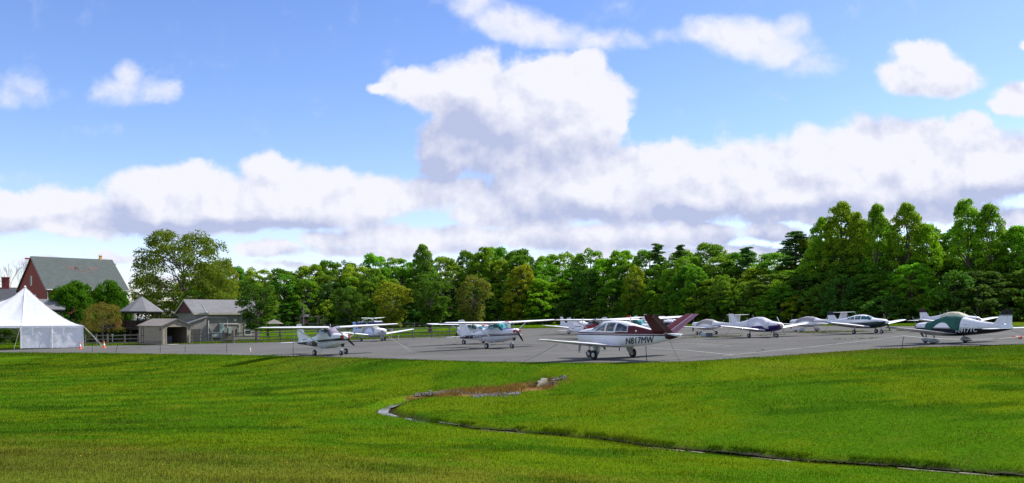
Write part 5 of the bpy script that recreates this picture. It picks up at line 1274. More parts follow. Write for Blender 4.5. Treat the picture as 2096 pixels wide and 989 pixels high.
def tz(x,y):
    xx=-x; z=0
    for xi in (5.9,12.7):
        d=max(abs(xx-xi)/(5.9 if (xi<6 and xx<xi) or (xi>12 and xx>xi) else 6.4),abs(y-4.5)/4.5); 
        if d<1: z=max(z,(1-d)**1.5*(pk-ev))
    if 5.9<xx<12.7:
        d=abs(y-4.5)/4.5; u=(xx-5.9)/6.8; rid=(1-.42*math.sin(math.pi*u)**.8); z=max(z,(1-d)**1.15*(pk-ev)*rid)
    return ev+z
for i in range(NX+1):
    for j in range(NY+1):
        x=-L_*i/NX; y=Wd_*j/NY; V.append((x,y,tz(x,y)))
for i in range(NX):
    for j in range(NY): k=i*(NY+1)+j; f.append((k,k+1,k+NY+2,k+NY+1))
MB().add(V,f).build('roof',tm,tent,True)
# scalloped valance
V=[];f=[]; path=[(-L_*i/60,-.03) for i in range(61)]
for i,(x,y) in enumerate(path): V+= [(x,y,ev+.01),(x,y,ev-.22-.03*abs(math.sin(x*1.6)))]
for i in range(60): f.append((2*i,2*i+1,2*i+3,2*i+2))
V2=[];f2=[]
for i in range(31): y=Wd_*i/30; V2+=[(.03,y,ev+.01),(.03,y,ev-.22-.03*abs(math.sin(y*1.6)))]
for i in range(30): f2.append((2*i,2*i+1,2*i+3,2*i+2))
MB().add(V,f).add(V2,f2).build('valance',tm,tent)
def wallp(x0,x1,y,name):
    V=[];f=[]; n=40; m_=14
    for i in range(n+1):
        for j in range(m_+1):
            u=i/n; v=j/m_; x=x0+(x1-x0)*u; dy=.10*(float(vnoise(np.array([u*3.1+x0]),np.array([v*2.2+u*1.5]),.55,7)[0])-.5)+.07*(float(vnoise(np.array([u*5+v*2.5]),np.array([v*.9]),.4,9)[0])-.5)+.05*math.sin(v*3.1)*(math.sin(u*3.14))
            V.append((x,y+dy,.05+(ev-.1)*v))
    for i in range(n):
        for j in range(m_): k=i*(m_+1)+j; f.append((k,k+1,k+m_+2,k+m_+1))
    return MB().add(V,f).build(name,tm,tent,True)
wallp(0,-3.15,.05,'side_panel'); wallp(-3.2,-6.2,.05,'side_panel')
V=[];f=[]
e_=wallp(0,-Wd_,0,'side_panel'); e_.rotation_euler=(0,0,R(-90)); e_.location=(0,0,0)
polem=mat('tent_pole',(.7,.7,.7),.4)
for x in (0,-3.17,-6.25,-9.4,-12.6,-15.6,-18.6): 
    MB().tube([(x,0,0),(x,0,ev)],.045,8).build('pole',polem,tent)
    if x<-7: MB().tube([(x,Wd_,0),(x,Wd_,ev)],.045,8).build('pole',polem,tent)
for x in (-5.9,-12.7): MB().tube([(x,4.5,0),(x,4.5,pk-.02)],.06,8).build('centre_pole',polem,tent); 
MB().lathe([(.14,0),(.10,.12),(.03,.2)],10,'z',(-5.9,4.5,pk-.06)).build('peak_cap',tm,tent)
strap=mat('guy_strap',(.72,.70,.64),.8)
for (a,c_) in [((0,0,ev-.02),(2.35,-.15,0)),((0,.25,ev),(2.35,.35,0)),((0,0,ev-.02),(2.1,-.5,0)),((-3.17,0,ev),(-3.3,-.35,0)),((-6.25,0,ev),(-6.9,-.4,0)),((-12.6,0,ev),(-12.8,-2.2,0))]:
    MB().beam(a,c_,.06,.02).build('guy_strap',strap,tent)
sm_=mat('white_seam',(.62,.63,.65),.5)
for (xa,ya) in [(-6.2,0),(0,0)]:
    pts=[]
    for i in range(17):
        t=i/16; x=-5.9+(xa+5.9)*t; y=4.5+(ya-4.5)*t; pts.append((x,y-.01,tz(x,y)+.015))
    MB().tube(pts,.018,5).build('roof_seam',sm_,tent)
# cafe tables in the open part
tabm=mat('dark_table',(.03,.03,.03),.6)
for i,(x,y) in enumerate([(-8.5,3),(-10.5,5.5)]):
    o=MB().lathe([(.8,.72),(.8,.76)],20).lathe([(.04,.02),(.04,.72)],8).lathe([(.3,0),(.28,.03)],12).build('round_table',tabm); p=tent.matrix_world
    c_,s_=math.cos(trz),math.sin(trz); X_=P0.x+x*c_-y*s_; o.location=(X_,P0.y+x*s_+y*c_,G(X_)); tag(o,['dark round table inside the open tent bay, nearer the wall panel','dark round table deeper inside the open tent bay'][i],'table','tables in the tent')

# ------------------------------------------------------------------ buildings
roofg=shingle('grey_shingles',(.16,.16,.165)); roofb=shingle('brown_grey_shingles',(.20,.175,.15)); roofd=shingle('dark_shingles',(.055,.06,.07)); barnroof=shingle('green_grey_barn_roof',(.070,.086,.080))
trim=mat('white_trim',(.62,.62,.58),.6); wgl=glassmat('house_glass',(.03,.04,.045)); dw=mat('dark_brown_timber',(.045,.028,.022),.85,var=.3,scale=4); ww=mat('weathered_timber',(.17,.145,.125),.9,var=.35,scale=4,stretch=(1,1,.3))
def gable(root,L,Wd,ev,rd,wallm,roofm,ov=.35,th=.14,gabm=None,trimm=None,x0=None,roof_x=None):
    """ridge along local X; walls with gable ends, two roof slopes, fascia"""
    x0=-L/2; x1=L/2; w=Wd/2
    V=[(x0,-w,-.4),(x1,-w,-.4),(x1,w,-.4),(x0,w,-.4),(x0,-w,ev),(x1,-w,ev),(x1,w,ev),(x0,w,ev),(x0,0,rd-.05),(x1,0,rd-.05)]
    wl=MB().add(V,[(0,1,5,4),(2,3,7,6),(0,4,8,7,3),(1,2,6,9,5)]).build('wall',wallm,root)
    k=(rd-ev)/w; a,b=roof_x or (x0-ov,x1+ov)
    rf=MB()
    for s in (1,-1):
        p=[(a,0,rd),(b,0,rd),(b,s*(w+ov),ev-k*ov),(a,s*(w+ov),ev-k*ov)]
        V=[(x,y,z+.02) for x,y,z in p]+[(x,y,z+th+.02) for x,y,z in p]; rf.add(V,[(0,1,2,3),(4,5,6,7),(0,1,5,4),(1,2,6,5),(2,3,7,6),(3,0,4,7)])
    r=rf.build('roof',roofm,root)
    if trimm:
        f=MB()
        for xx in (a-.03,b+.03):
            for s in (1,-1): f.beam((xx,0,rd+.02),(xx,s*(w+ov),ev-k*ov+.02),.04,.2)
        for s in (1,-1): f.beam((a,s*(w+ov+.03),ev-k*ov+.02),(b,s*(w+ov+.03),ev-k*ov+.02),.05,.2)
        f.build('fascia',trimm,root)
    return wl,r
def window(root,c,n,w,h,sash=True,fm=None,name='window'):
    """window on a wall; c centre, n outward direction (2d)"""
    n=Vector((n[0],n[1],0)).normalized(); t=Vector((-n.y,n.x,0)); c=Vector(c); fm=fm or trim
    fr=MB()
    for s in (-1,1):
        fr.beam(c+t*s*w/2+n*.03-Vector((0,0,h/2)),c+t*s*w/2+n*.03+Vector((0,0,h/2)),.09,.09)
        fr.beam(c-t*w/2+n*.03+Vector((0,0,s*h/2)),c+t*w/2+n*.03+Vector((0,0,s*h/2)),.09,.11)
    if sash: fr.beam(c-t*w/2+n*.035,c+t*w/2+n*.035,.05,.06)
    fo=fr.build(name,fm,root)
    p=[c-t*w/2-Vector((0,0,h/2)),c+t*w/2-Vector((0,0,h/2)),c+t*w/2+Vector((0,0,h/2)),c-t*w/2+Vector((0,0,h/2))]
    MB().add([q+n*.012 for q in p]+[q-n*.02 for q in p],[(0,1,2,3),(7,6,5,4)]+[(i,(i+1)%4,(i+1)%4+4,i+4) for i in range(4)]).build('pane',wgl,fo)
    return fo
def frame(P,u,v,L,Wd): return Vector((P.x+u[0]*L/2+v[0]*Wd/2,P.y+u[1]*L/2+v[1]*Wd/2,0))
# barn
u=Vector((.69,.72)).normalized(); v=Vector((-.72,.69)).normalized()
P=at(95,145); c_=frame(P,u,v,13.1,14); gz=G(P.x)-.3
barn=empty('barn',(c_.x,c_.y,gz),math.atan2(u.y,u.x)); tag(barn,'large red barn with grey-green roof behind the two rounded trees','barn')
redw=boards('red_barn_boards',(.33,.055,.04),.28,dark=.6)
ev_b=zrow(590,145)-gz; rd_b=zrow(527,150)-gz
wl,rf=gable(barn,13.1,14,ev_b,rd_b,redw,barnroof,.45,.18,trimm=mat('barn_bargeboard',(.28,.24,.22),.7),roof_x=(-6.75,6.9))
window(barn,(-6.56,.2,rd_b-4.0),(-1,0),.85,1.6,True,mat('barn_window_frame',(.5,.47,.44),.7),'gable_window')
window(barn,(-6.56,-1.6,rd_b-7.0),(-1,0),1.3,1.2,True,mat('barn_window_frame',(.5,.47,.44),.7),'gable_window')
MB().beam((-7.6,0,rd_b-.25),(-6.4,0,rd_b-.25),.25,.25).build('hay_beam',redw,barn); MB().beam((6.4,0,rd_b-.6),(7.5,0,rd_b-.6),.2,.2).build('hay_beam',redw,barn)
MB().tube([(-6.3,-7.35,ev_b-.2),(-6.4,-7.1,ev_b-.6),(-6.4,-7.1,-.3)],.07,8).build('downpipe',trim,barn)
MB().tube([(-6.7,-7.55,ev_b-.25),(6.8,-7.55,ev_b-.25)],.08,8).build('gutter',trim,barn)
kk=(rd_b-ev_b)/7
ps=MB()
def onroof(x,y): return (x,-y,rd_b-kk*y+.225)
for (xa,xb,ya,yb) in [(-1.7,3.3,2.05,2.2),(-1.8,-.2,2.2,2.8),(1.9,3.6,2.2,2.75),(.2,1.8,3.0,3.25),(-.1,.1,2.2,3.9),(1.75,1.95,2.2,4.3),(-.6,.1,2.2,3.1)]:
    p=[onroof(xa,ya),onroof(xb,ya),onroof(xb,yb),onroof(xa,yb)]; ps.add(p+[(q[0],q[1],q[2]-.06) for q in p],[(0,1,2,3)]+[(i,(i+1)%4,(i+1)%4+4,i+4) for i in range(4)])
ps.build('worn_roof_patch',mat('exposed_lath',(.10,.078,.07),.9,var=.5,scale=6),barn)
MB().box(4.6,5.0,-.2,.2,rd_b-.2,rd_b+.75).box(4.55,5.05,-.25,.25,rd_b+.75,rd_b+.85).build('yellow_vent_stack',mat('ochre_stack',(.62,.38,.10),.7),barn)
MB().tube([(4.65,0,rd_b+.85),(4.62,0,rd_b+1.15)],.05,6).tube([(4.95,0,rd_b+.85),(4.98,0,rd_b+1.15)],.05,6).build('stack_pipes',white,barn)
# dark roofed house at the left edge, with brick chimney
p=at(-6,165); hs_=empty('farmhouse',(p.x,p.y,G(p.x)),R(25)); tag(hs_,'dark roofed house at the left frame edge behind the tent','house')
e1=zrow(613,165)-G(p.x); e2=zrow(591,168)-G(p.x)
gable(hs_,9,7,e1,e2,boards('dark_siding',(.12,.11,.10),.2,axis=2),roofd,.4,trimm=trim)  # siding boards in a plain dark grey-brown
MB().box(.8,2.0,-.5,.7,e2-1.2,zrow(568,165)-G(p.x)).box(.72,2.08,-.58,.78,zrow(568,165)-G(p.x)-.1,zrow(568,165)-G(p.x)+.08).build('chimney',mat('red_brick',(.22,.045,.04),.85,var=.3,scale=5),hs_)
MB().tube([(1.2,.1,zrow(568,165)-G(p.x)),(1.2,.1,zrow(562,165)-G(p.x))],.12,6).tube([(1.7,.1,zrow(568,165)-G(p.x)),(1.7,.1,zrow(563,165)-G(p.x))],.1,6).build('chimney_pots',white,hs_)
# low grey roofed annex before barn
p=at(100,130); an=empty('annex',(p.x,p.y,G(p.x)),math.atan2(.35,.94)); tag(an,'low grey-roofed outbuilding between tent and rounded trees','outbuilding')
e1=zrow(634,130)-G(p.x); e2=zrow(615,132)-G(p.x); gable(an,4.4,6,e1,e2,dw,roofg,.3)
# brown timber lodge under the trees
p=at(168,134); lo=empty('timber_lodge',(p.x,p.y,G(p.x)),math.atan2(.3,.95)); tag(lo,'low dark brown timber building beneath the rounded trees','outbuilding')
e1=zrow(651,132)-G(p.x); gable(lo,8.6,5,e1,e1+.5,boards('brown_boards',(.085,.055,.045),.3),roofd,.3)
for i in range(3): window(lo,(-2.4+2.2*i,-2.52,e1-1.3),(0,-1),.9,.9,True,mat('brown_frame',(.25,.2,.17),.7))
# gazebo
gzp=at(290,126); gb=empty('gazebo',(gzp.x,gzp.y,G(gzp.x)),R(12)); tag(gb,'brown timber gazebo with grey eight-sided roof on a raised deck','gazebo')
ez=zrow(637,126)-G(gzp.x); az=zrow(606,126)-G(gzp.x); dk=ez-2.35; Rr=3.0
V=[(Rr*math.cos(R(22.5+45*k)),Rr*math.sin(R(22.5+45*k)),ez) for k in range(8)]+[(0,0,az)]
rfm=MB().add(V+[(x,y,z-.12) for x,y,z in V[:8]],[(k,(k+1)%8,8) for k in range(8)]+[(k,(k+1)%8,(k+1)%8+9,k+9) for k in range(8)]+[tuple(range(9,17))]).build('roof',roofg,gb)
MB().add([(0,0,0)]*0,[]); 
for k in range(8):
    a=R(22.5+45*k); b=R(22.5+45*(k+1)); r2=2.6; A=Vector((r2*math.cos(a),r2*math.sin(a),0)); B=Vector((r2*math.cos(b),r2*math.sin(b),0))
    MB().beam(A+Vector((0,0,-.1)),A+Vector((0,0,ez-.1)),.17).build('post',dw,gb)
    MB().beam(A+Vector((0,0,ez-.2)),B+Vector((0,0,ez-.2)),.12,.22).build('header_beam',dw,gb)
    n=7; pts=[]
    for s_,Q,Q2 in ((1,A,B),(1,B,A)):
        d=(Q2-Q).normalized(); pts=[Q+d*(.60*(1-math.cos(t*math.pi/2/4)))+Vector((0,0,ez-.85+.58*math.sin(t*math.pi/2/4))) for t in range(5)]
        MB().tube(pts,.06,5).build('arched_brace',dw,gb)
    rl=MB(); rl.beam(A+Vector((0,0,dk+.95)),B+Vector((0,0,dk+.95)),.08); rl.beam(A+Vector((0,0,dk+.12)),B+Vector((0,0,dk+.12)),.06)
    for j in range(1,12): q=A.lerp(B,j/12); rl.beam(q+Vector((0,0,dk+.1)),q+Vector((0,0,dk+.95)),.04)
    rl.build('railing',dw,gb)
MB().lathe([(2.85,dk-.25),(2.85,dk)],8,'z').build('deck',dw,gb); MB().lathe([(.12,az-.05),(.09,az+.12),(.02,az+.2)],8).build('finial',dw,gb)
# raised deck platform beside the gazebo
p=at(255,127.5); rd_=empty('raised_deck',(p.x,p.y,G(p.x)),R(15)); tag(rd_,'raised dark timber deck with railing left of the gazebo','deck')
MB().box(-3.6,3.4,-1.4,1.6,dk-.2,dk).build('floor',dw,rd_)
rl=MB(); rl.beam((-3.6,-1.4,dk+.95),(3.4,-1.4,dk+.95),.08); 
for i in range(36): x=-3.6+7.0*i/35; rl.beam((x,-1.4,dk),(x,-1.4,dk+.95),.045)
rl.build('railing',dw,rd_); mb=MB()
for i in range(6): x=-3.5+1.38*i; MB().beam((x,-1.3,-.1),(x,-1.3,dk),.15).build('post',dw,rd_)
MB().box(-3.55,3.35,-1.1,-1.05,0,dk-.22).build('skirting_boards',boards('dark_skirt',(.035,.022,.018),.25),rd_)
for i in range(2): 
    q=rd_.matrix_world
# house with white canopy behind gazebo
p=at(285,160); wh=empty('white_house',(p.x,p.y,G(p.x)),R(18)); tag(wh,'pale grey-roofed house with white porch canopy seen through the gazebo','house')
e1=zrow(655,158)-G(p.x); e2=zrow(637,162)-G(p.x); gable(wh,12,7,e1,e2,mat('beige_wall',(.25,.20,.16),.8),roofg,.4,trimm=trim)
V=[(0,-4.2,e1+.9),(5,-4.2,e1+.9),(5,-6.2,e1+.1),(0,-6.2,e1+.1)]
MB().add(V+[(x,y,z-.12) for x,y,z in V],[(0,1,2,3),(7,6,5,4)]+[(i,(i+1)%4,(i+1)%4+4,i+4) for i in range(4)]).build('porch_canopy',trim,wh)
for x in (.2,2.5,4.8): MB().beam((x,-6.0,0),(x,-6.0,e1+.2),.14).build('porch_post',trim,wh)
p=at(345,158); ch=empty('yellow_cottage',(p.x,p.y,G(p.x)),R(20)); tag(ch,'yellow-green sided cottage with hipped grey roof behind the tan shed','house')
e1=zrow(648,158)-G(p.x); e2=zrow(638,160)-G(p.x)
MB().box(-2.4,2.4,-2.4,2.4,-.3,e1).build('wall',boards('yellow_siding',(.28,.30,.16),.2,axis=2),ch)
MB().add([(-2.9,-2.9,e1),(2.9,-2.9,e1),(2.9,2.9,e1),(-2.9,2.9,e1),(-.8,0,e2),(.8,0,e2)],[(0,1,5,4),(1,2,5),(2,3,4,5),(3,0,4),(0,3,2,1)]).build('roof',roofb,ch)
for x in (-1.2,.2,1.4): window(ch,(x,-2.42,e1-.8),(0,-1),.7,1.0)
# tan shed
u=Vector((.66,.75)).normalized(); v=Vector((-.75,.66)).normalized()
P=gp(333,706); c_=Vector((P.x+u.x*1.8+v.x*3.05,P.y+u.y*1.8+v.y*3.05,0)); gz=G(P.x)+.0
sh=empty('storage_shed',(c_.x,c_.y,gz),math.atan2(v.y,v.x)); tag(sh,'tan garden shed with open dark doorway beside the ramp','shed')
tan=boards('tan_shed_boards',(.27,.24,.17),.30,dark=.75); Ls,Ws,es,rs_=6.1,3.6,2.28,3.05
# front is at local x=-Ls/2 : frame round an open doorway
x0=-Ls/2; w=Ws/2; k=(rs_-es)/w
mb=MB(); mb.box(x0,Ls/2,-w,-w+.08,0,es).box(x0,Ls/2,w-.08,w,0,es).box(Ls/2-.08,Ls/2,-w+.08,w-.08,0,es)
V=[(-1.30,1.95),(-1.12,2.15),(1.12,2.15),(1.30,1.95),(1.30,0),(w-.08,0),(w-.08,es),(0,rs_-.02),(-w+.08,es),(-w+.08,0),(-1.30,0)]
fp=[(x0,y,z) for y,z in V]; bk_=[(x0+.09,y,z) for y,z in V]
mb.add(fp+bk_,[(9,10,0,8),(3,4,5,6),(0,1,8),(1,2,6,7,8),(2,3,6)]+[(9+11,8+11,0+11,10+11),(3+11,6+11,5+11,4+11),(1+11,8+11,7+11,6+11,2+11)]+[(i,(i+1)%11,(i+1)%11+11,i+11) for i in range(11)])
mb.add([(Ls/2-.04,-w,es),(Ls/2-.04,w,es),(Ls/2-.04,0,rs_-.02)],[(0,1,2)])
mb.build('wall',tan,sh)
rf=MB()
for s in (1,-1):
    p=[(x0-.15,0,rs_),(Ls/2+.15,0,rs_),(Ls/2+.15,s*(w+.22),es-k*.22),(x0-.15,s*(w+.22),es-k*.22)]
    rf.add([(x,y,z+.01) for x,y,z in p]+[(x,y,z+.1) for x,y,z in p],[(0,1,2,3),(4,5,6,7),(0,1,5,4),(1,2,6,5),(2,3,7,6),(3,0,4,7)])
rf.build('roof',roofb,sh)
f_=MB()
for s in (1,-1): f_.beam((x0-.19,0,rs_+.03),(x0-.19,s*(w+.24),es-k*.24+.03),.05,.14)
f_.build('fascia',mat('dark_fascia',(.07,.065,.06),.7),sh)
dt=MB()
for y in (-1.36,1.36): dt.box(x0-.03,x0,y-.06,y+.06,0,1.98)
dt.box(x0-.03,x0,-1.12,1.12,2.15,2.27).build('door_trim',tan,sh)
# which local side faces the camera-left? (local -y or +y) : v x ... side with normal -u
sy=1 if (Vector((-math.sin(math.atan2(v.y,v.x)),math.cos(math.atan2(v.y,v.x))))@(-u))>0 else -1
sd_=MB(); ys_=sy*(w+.03)
for (xa,xb,za,zb) in [(1.75,2.45,.12,.2),(1.75,2.45,1.02,1.1),(1.75,2.45,1.95,2.03),(1.75,1.83,.2,1.95),(2.37,2.45,.2,1.95)]: sd_.box(xa,xb,min(ys_,ys_-.04*sy),max(ys_,ys_-.04*sy),za,zb)
sd_.build('side_door_frame',dw,sh)
lt=MB()
for i in range(12):
    x=-2.7+.36*i
    lt.beam((x,ys_,0.05),(x+.36,ys_,.48),.03,.03); lt.beam((x+.36,ys_+.01*sy,0.05),(x,ys_+.01*sy,.48),.03,.03)
lt.beam((-2.75,ys_,.5),(1.65,ys_,.5),.05); lt.build('lattice_panel',mat('pinkish_lattice',(.42,.34,.32),.8),sh)
MB().box(-2.55,-2.35,ys_-.05,ys_+.1,1.75,1.95).build('wall_lamp',black,sh)
MB().box(x0-1.3,x0,-1.5,1.5,-.05,.05).build('concrete_apron',mat('pale_concrete',(.40,.38,.32),.9),sh)
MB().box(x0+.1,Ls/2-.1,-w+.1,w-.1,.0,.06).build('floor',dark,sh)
blu=mat('blue_grey_barrel',(.03,.035,.055),.6)
for i,(x,y) in enumerate([(x0+1.0,.85),(x0+1.3,.25)]):
    o=MB().lathe([(.27,0),(.30,.1),(.30,.85),(.27,.95),(.10,1.0)],16).build('barrel',blu,None,True); a_=math.atan2(v.y,v.x)
    yy_2=y*sy; o.location=(c_.x+x*math.cos(a_)-yy_2*math.sin(a_),c_.y+x*math.sin(a_)+yy_2*math.cos(a_),gz+.06); tag(o,['dark blue barrel just inside the shed doorway on its left','dark blue barrel farther inside the shed doorway'][i],'barrel','barrels in the shed')
# grey utility building
u=Vector((.74,.66)).normalized(); v=Vector((-.66,.74)).normalized()
P=at(400,121); c_=frame(P,u,v,9.4,6.2); gz=G(P.x)-.05; gb2=empty('utility_building',(c_.x,c_.y,gz),math.atan2(u.y,u.x)); tag(gb2,'long grey board building with red gable and white pipes behind the fence','building')
gry=boards('grey_building_boards',(.22,.205,.175),.30,dark=.8); e1=zrow(640,121)-gz; e2=zrow(615,123)-gz
gable(gb2,9.4,6.2,e1,e2,gry,roofg,.35,.14,trimm=mat('cream_trim',(.42,.40,.30),.7),roof_x=(-5.1,5.0))
MB().add([(-5.0,-3.05,e1),(-5.0,3.05,e1),(-5.0,0,e2-.08),(-4.96,-3.05,e1),(-4.96,3.05,e1),(-4.96,0,e2-.08)],[(0,1,2),(5,4,3),(0,3,4,1),(1,4,5,2),(2,5,3,0)]).build('red_gable_panel',boards('dark_red_boards',(.085,.018,.02),.28),gb2)
pw=mat('white_pipe',(.62,.62,.60),.5); Y0=-3.1
def fpt(px,row):  # point on the front wall seen at a photo column / row
    t=(px-CX)/F; a_=math.atan2(u.y,u.x)
    # P + u*s on ray
    s_=(t*P.y-P.x)/(u.x-t*u.y); D_=P.y+u.y*s_; return (s_-4.7, Y0, zrow(row,D_)-gz)
def pipe(pts,r,name='pipe',m=pw):
    q=[Vector(fpt(*p))+Vector((0,-.08,0)) for p in pts]; return MB().tube(q,r,7).build(name,m,gb2,True)
pipe([(415,653),(415,698)],.075,'downpipe'); pipe([(426,656),(426,698)],.075,'downpipe'); pipe([(417,650),(462,650),(464,651),(465,653),(465,672)],.03); pipe([(457,663),(487,663),(490,665),(490,683)],.035)
def wbox(x0_,x1_,r0,r1,d,name,m):
    a=fpt(x0_,r1); b=fpt(x1_,r0); return MB().box(a[0],b[0],Y0-d,Y0-.002,a[2],b[2]).build(name,m,gb2,bevel=.02)
pg=mat('pale_green_cabinet',(.27,.34,.32),.5,var=.1); gm=mat('grey_meter_box',(.20,.21,.21),.5)
wbox(447,456,662,692,.35,'electrical_cabinet',pg); wbox(466,472,670,683,.25,'electrical_cabinet',pg); wbox(428,433,671,677,.2,'meter_box',gm); wbox(431,445,680,692,.5,'ground_cabinet',pg); wbox(456,464,672,681,.2,'meter_box',gm); wbox(478,484,653,658,.08,'wall_vent',pw); wbox(484,489,672,681,.2,'meter_box',gm)
a=fpt(507,676); window(gb2,(a[0],Y0-.01,a[2]),(0,-1),.95,1.35)
a=fpt(420,639.5); MB().beam((a[0]-.1,Y0-.4,a[2]),(a[0]-1.0,Y0-1.1,a[2]+1.15),.17,.03).beam((a[0]+.1,Y0-.4,a[2]),(a[0]+1.35,Y0-.9,a[2]+.55),.15,.03).lathe([(.10,-.05),(.16,0),(.14,.08)],10,'z',(a[0],Y0-.42,a[2])).beam((a[0],Y0,a[2]-.12),(a[0],Y0-.4,a[2]),.05).build('wind_turbine_blades',white,gb2)
for px in (419,434):
    a=fpt(px,643); MB().lathe([(.06,.1),(.16,0),(.16,-.05)],10,'z',(a[0],Y0-.25,a[2])).beam((a[0],Y0,a[2]+.08),(a[0],Y0-.25,a[2]+.08),.04).build('wall_lamp',pw,gb2)
# lean-to at its left
a=fpt(417,650); 
L0=a[0]; mb=MB(); z1=a[2]; zl=z1-1.05
mb.add([(L0,Y0-.9,-.2),(L0-3.0,Y0-.9,-.2),(L0-3.0,Y0-.9,zl),(L0,Y0-.9,z1),(L0,Y0,-.2),(L0-3.0,Y0,-.2),(L0-3.0,Y0,zl),(L0,Y0,z1)],[(0,3,2,1),(0,4,7,3),(1,2,6,5)]).build('lean_to_wall',gry,gb2)
mb=MB(); p=[(L0+.1,Y0-1.1,z1+.05),(L0-3.3,Y0-1.1,zl-.05),(L0-3.3,Y0+1.8,zl-.05),(L0+.1,Y0+1.8,z1+.05)]; mb.add(p+[(x,y,z+.12) for x,y,z in p],[(0,1,2,3),(4,5,6,7)]+[(i,(i+1)%4,(i+1)%4+4,i+4) for i in range(4)]).build('lean_to_roof',roofg,gb2)
# board privacy fence right of shed
def board_fence(a,b,h,label):
    A=gp(*a);B=gp(*b); r=empty('board_fence',A); tag(r,label,'fence'); n=int((B-A).length/.17); d=B-A
    mb=MB()
    for i in range(n):
        q=d*(i/n); q.z=G(A.x+q.x)-A.z; mb.box(q.x,q.x+.13,q.y-.012+(.03 if i%2 else 0),q.y+.012+(.03 if i%2 else 0),q.z,q.z+h)
    mb.build('boards',ww,r); MB().beam((0,.05,h*.25),(d.x,d.y+.05,h*.25+G(B.x)-G(A.x)),.05,.09).beam((0,.05,h*.8),(d.x,d.y+.05,h*.8+G(B.x)-G(A.x)),.05,.09).build('rails',ww,r)
board_fence((391,701),(411,700),1.75,'weathered vertical board fence between tan shed and grey building')
# ------------------------------------------------------------------ rail fences
def rail_fence(pts,h,label,postpx,dens=None,nr=3,m=ww,lm=None):
    W_=[gp(*p) for p in pts] if dens is None else [at(p[0],p[1]) for p in pts]
    r=empty('rail_fence',W_[0]); tag(r,label,'fence'); o=W_[0]
    def along(px):
        for a,b,pa,pb in zip(W_[:-1],W_[1:],pts[:-1],pts[1:]):
            if pa[0]<=px<=pb[0]+1e-6:
                t=(px-CX)/F; s=(t*a.y-a.x)/((b.x-a.x)-t*(b.y-a.y)); return a.lerp(b,s)
    P_=[along(px) for px in postpx]
    for i,p in enumerate(P_):
        q=p-o; MB().box(q.x-.075,q.x+.075,q.y-.06,q.y+.06,q.z-.1,q.z+h*random.uniform(.97,1.04)).build('post',m,r)
    for i in range(len(P_)-1):
        a=P_[i]-o;b=P_[i+1]-o
        for k in range(nr):
            z=h*(.22+.32*k) if nr==3 else h*(.35+.45*k)
            j1=random.uniform(-.03,.03); j2=random.uniform(-.03,.03)
            MB().beam((a.x,a.y,a.z+z+j1),(b.x,b.y,b.z+z+j2),.05,.12).build('rail',m,r)
    return r
rail_fence([(172,706.8),(284,705.5)],1.38,'split-rail fence between the tent and the tan shed',[174,197,220,255,283])
rail_fence([(390,703.6),(457,702.6)],1.38,'split-rail fence left of the little gate',[392,409,433,456])
rail_fence([(478,702.3),(574,700.6),(700,697),(845,692.5),(936,689.5)],1.38,'long split-rail fence from the gate to the nearest parked aeroplanes',[479,526,574,622,665,700,732,766,802,845,884,920,935])
rail_fence([(560,205),(700,200),(872,196)],1.5,'far split-rail fence below the wood behind the play tower',[562,585,616,640,665,690,705,735,760,792,820,848,871],dens=1)
gt=gp(458,702.6); ge=gp(477,702.4); r=empty('fence_gate',gt); tag(r,'small dark picket gate between two thick posts in the rail fence','gate'); d=ge-gt
for q in (Vector((0,0,0)),d): MB().box(q.x-.12,q.x+.12,q.y-.1,q.y+.1,q.z-.1,q.z+1.55).build('gate_post',ww,r)
mb=MB()
for i in range(9): q=d*((i+1)/10); mb.box(q.x-.03,q.x+.03,q.y-.015,q.y+.015,q.z+.05,q.z+1.35-.2*math.sin(math.pi*i/8))
mb.build('pickets',dw,r); MB().beam((.12,0,.3),(d.x-.12,d.y,.3),.05,.08).beam((.12,0,1.0),(d.x-.12,d.y,1.0),.05,.08).build('gate_rail',dw,r)
# small signs on the fences
def sign(px,py,D,w,h,m,label):
    o=MB().box(-w/2,w/2,-.015,.015,-h/2,h/2).box(-.02,.02,.015,.05,-h/2-.9,h/2).build('small_sign',m,None,bevel=.005); t=(px-CX)/F; o.location=(t*D,D,zrow(py,D)); tag(o,label,'sign','small signs at the fences')
sign(230,686.5,120,.30,.30,mat('pale_green_sign',(.45,.55,.48),.6),'small pale green sign on the fence left of the tan shed'); sign(801,678,107,.45,.62,mat('pinkish_sign',(.55,.47,.44),.6),'small pinkish notice board right of the pale blue aeroplane nose')
# picnic shelter
p=at(561,137); ps_=empty('picnic_shelter',(p.x,p.y,G(p.x)),R(10)); tag(ps_,'small hip-roofed picnic shelter right of the dark young tree','shelter')
ez=zrow(663,135)-G(p.x); az=zrow(653.5,135)-G(p.x)
MB().add([(-1.3,-1.3,ez),(1.3,-1.3,ez),(1.3,1.3,ez),(-1.3,1.3,ez),(0,0,az)],[(0,1,4),(1,2,4),(2,3,4),(3,0,4),(3,2,1,0)]).build('roof',roofb,ps_)
for x in (-.95,.95):
    for y in (-.95,.95): MB().beam((x,y,0),(x,y,ez),.14).build('post',dw,ps_)
MB().box(-1.2,1.2,-.4,.4,.70,.76).box(-1.2,1.2,-.9,-.65,.42,.46).box(-.9,-.8,-.4,.4,0,.70).box(.8,.9,-.4,.4,0,.70).build('picnic_table',dw,ps_)
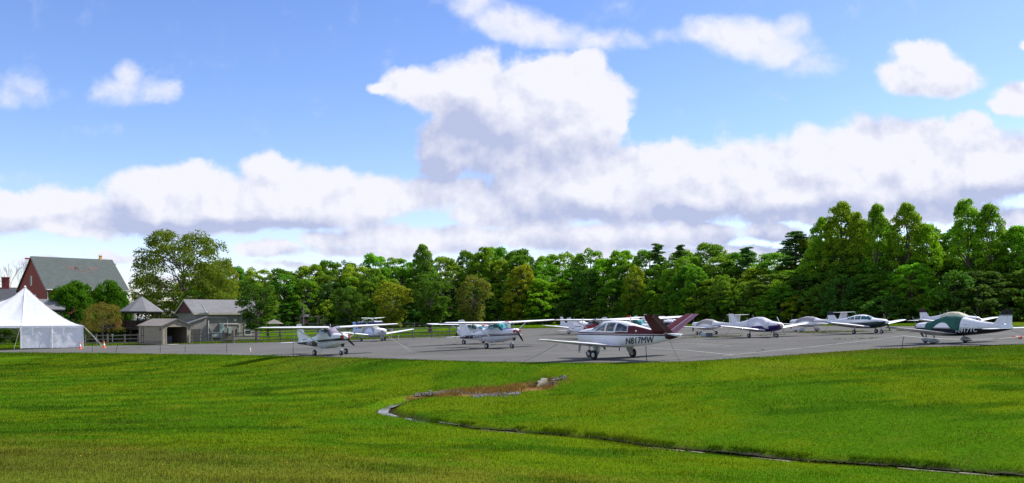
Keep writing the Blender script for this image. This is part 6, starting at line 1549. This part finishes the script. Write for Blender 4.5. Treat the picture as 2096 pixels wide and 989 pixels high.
# play tower
p=at(640,150); pt=empty('play_tower',(p.x,p.y,G(p.x)),R(8)); tag(pt,'brown timber play tower with platform, poles and slide beam','play tower')
H0=zrow(661,150)-G(p.x); H1=zrow(648,150)-G(p.x); H2=zrow(634,150)-G(p.x)
for x,y in [(-2.0,-.9),(-2.0,.9),(.9,-.9),(.9,.9),(1.9,-.9)]: MB().beam((x,y,0),(x,y,H1+.2),.13).build('post',ww,pt)
MB().box(-3.0,-2.1+.0,-.9,.9,H1-.28,H1-.2).box(-2.1,1.2,-.95,.95,H1-.12,H1).build('roof_deck',ww,pt); MB().box(-2.1,1.0,-.95,.95,H0-.12,H0).build('platform',ww,pt)
MB().box(-2.05,-.6,-.93,-.88,H0,H0+(H1-H0)*.55).build('side_boards',boards('reddish_boards',(.14,.07,.05),.2),pt)
for x in (-1.7,-1.2,-.5): MB().beam((x,0,H1),(x,0,H2+(.1 if x>-1.3 else 0)),.06).build('rooftop_pole',ww,pt)
MB().beam((1.0,-.9,H1-.1),(3.1,-1.1,.2),.22,.08).build('slide_beam',ww,pt); MB().beam((.9,-.9,H0-1.1),(-.1,-.9,H0),.09).beam((.9,-.9,0.1),(.0,-.9,H0-.3),.09).build('brace',ww,pt)
MB().box(-1.35,-.75,-.3,.3,H1,H1+.35).build('lookout_box',mat('pale_box_tower',(.4,.38,.36),.7),pt)
MB().beam((2.2,-.7,0),(2.2,-.7,H1+.2),.08).build('post',ww,pt)
# lamp pole
p=at(621,148); lp=empty('lamp_pole',(p.x,p.y,G(p.x))); tag(lp,'tall thin lamp pole left of the play tower','lamp pole'); H=zrow(618,148)-G(p.x)
MB().tube([(0,0,0),(0,0,H)],[.13,.09],8).build('pole',ww,lp,True); MB().beam((-.05,0,H),(.35,0,H+.02),.16,.09).build('lamp_head',greyleg,lp)
# small white post and wind tee bits near the tent and fence
p=gp(816,697); o=MB().tube([(0,0,0),(0,0,.55)],.02,5).lathe([(.05,.55),(.05,.62)],8).build('white_marker',white); o.location=p; tag(o,'short white marker rod in the grass right of the pale blue aeroplane','marker')
o=MB().tube([(0,0,.0),(.35,0,.35)],.05,6).build('red_striped_chock_bar',orange); o.location=gp(828,692); tag(o,'short orange-red bar lying in the grass behind the ramp edge','bar')
# wheel chock blocks by the near wheels
ck=MB().add([(-.12,-.07,0),(.12,-.07,0),(.12,.07,0),(-.12,.07,0),(-.03,-.07,.12),(.03,-.07,.12),(.03,.07,.12),(-.03,.07,.12)],[(0,3,2,1),(4,5,6,7),(0,1,5,4),(1,2,6,5),(2,3,7,6),(3,0,4,7)]).build('wheel_chock',mat('ochre_chock',(.35,.22,.08),.7)); q=nose1.matrix_world@Vector((.35,-1.0,0)); ck.location=q; tag(ck,'small ochre chock by the near main wheel of the nearest aeroplane','wheel chock')
q=a19.matrix_world
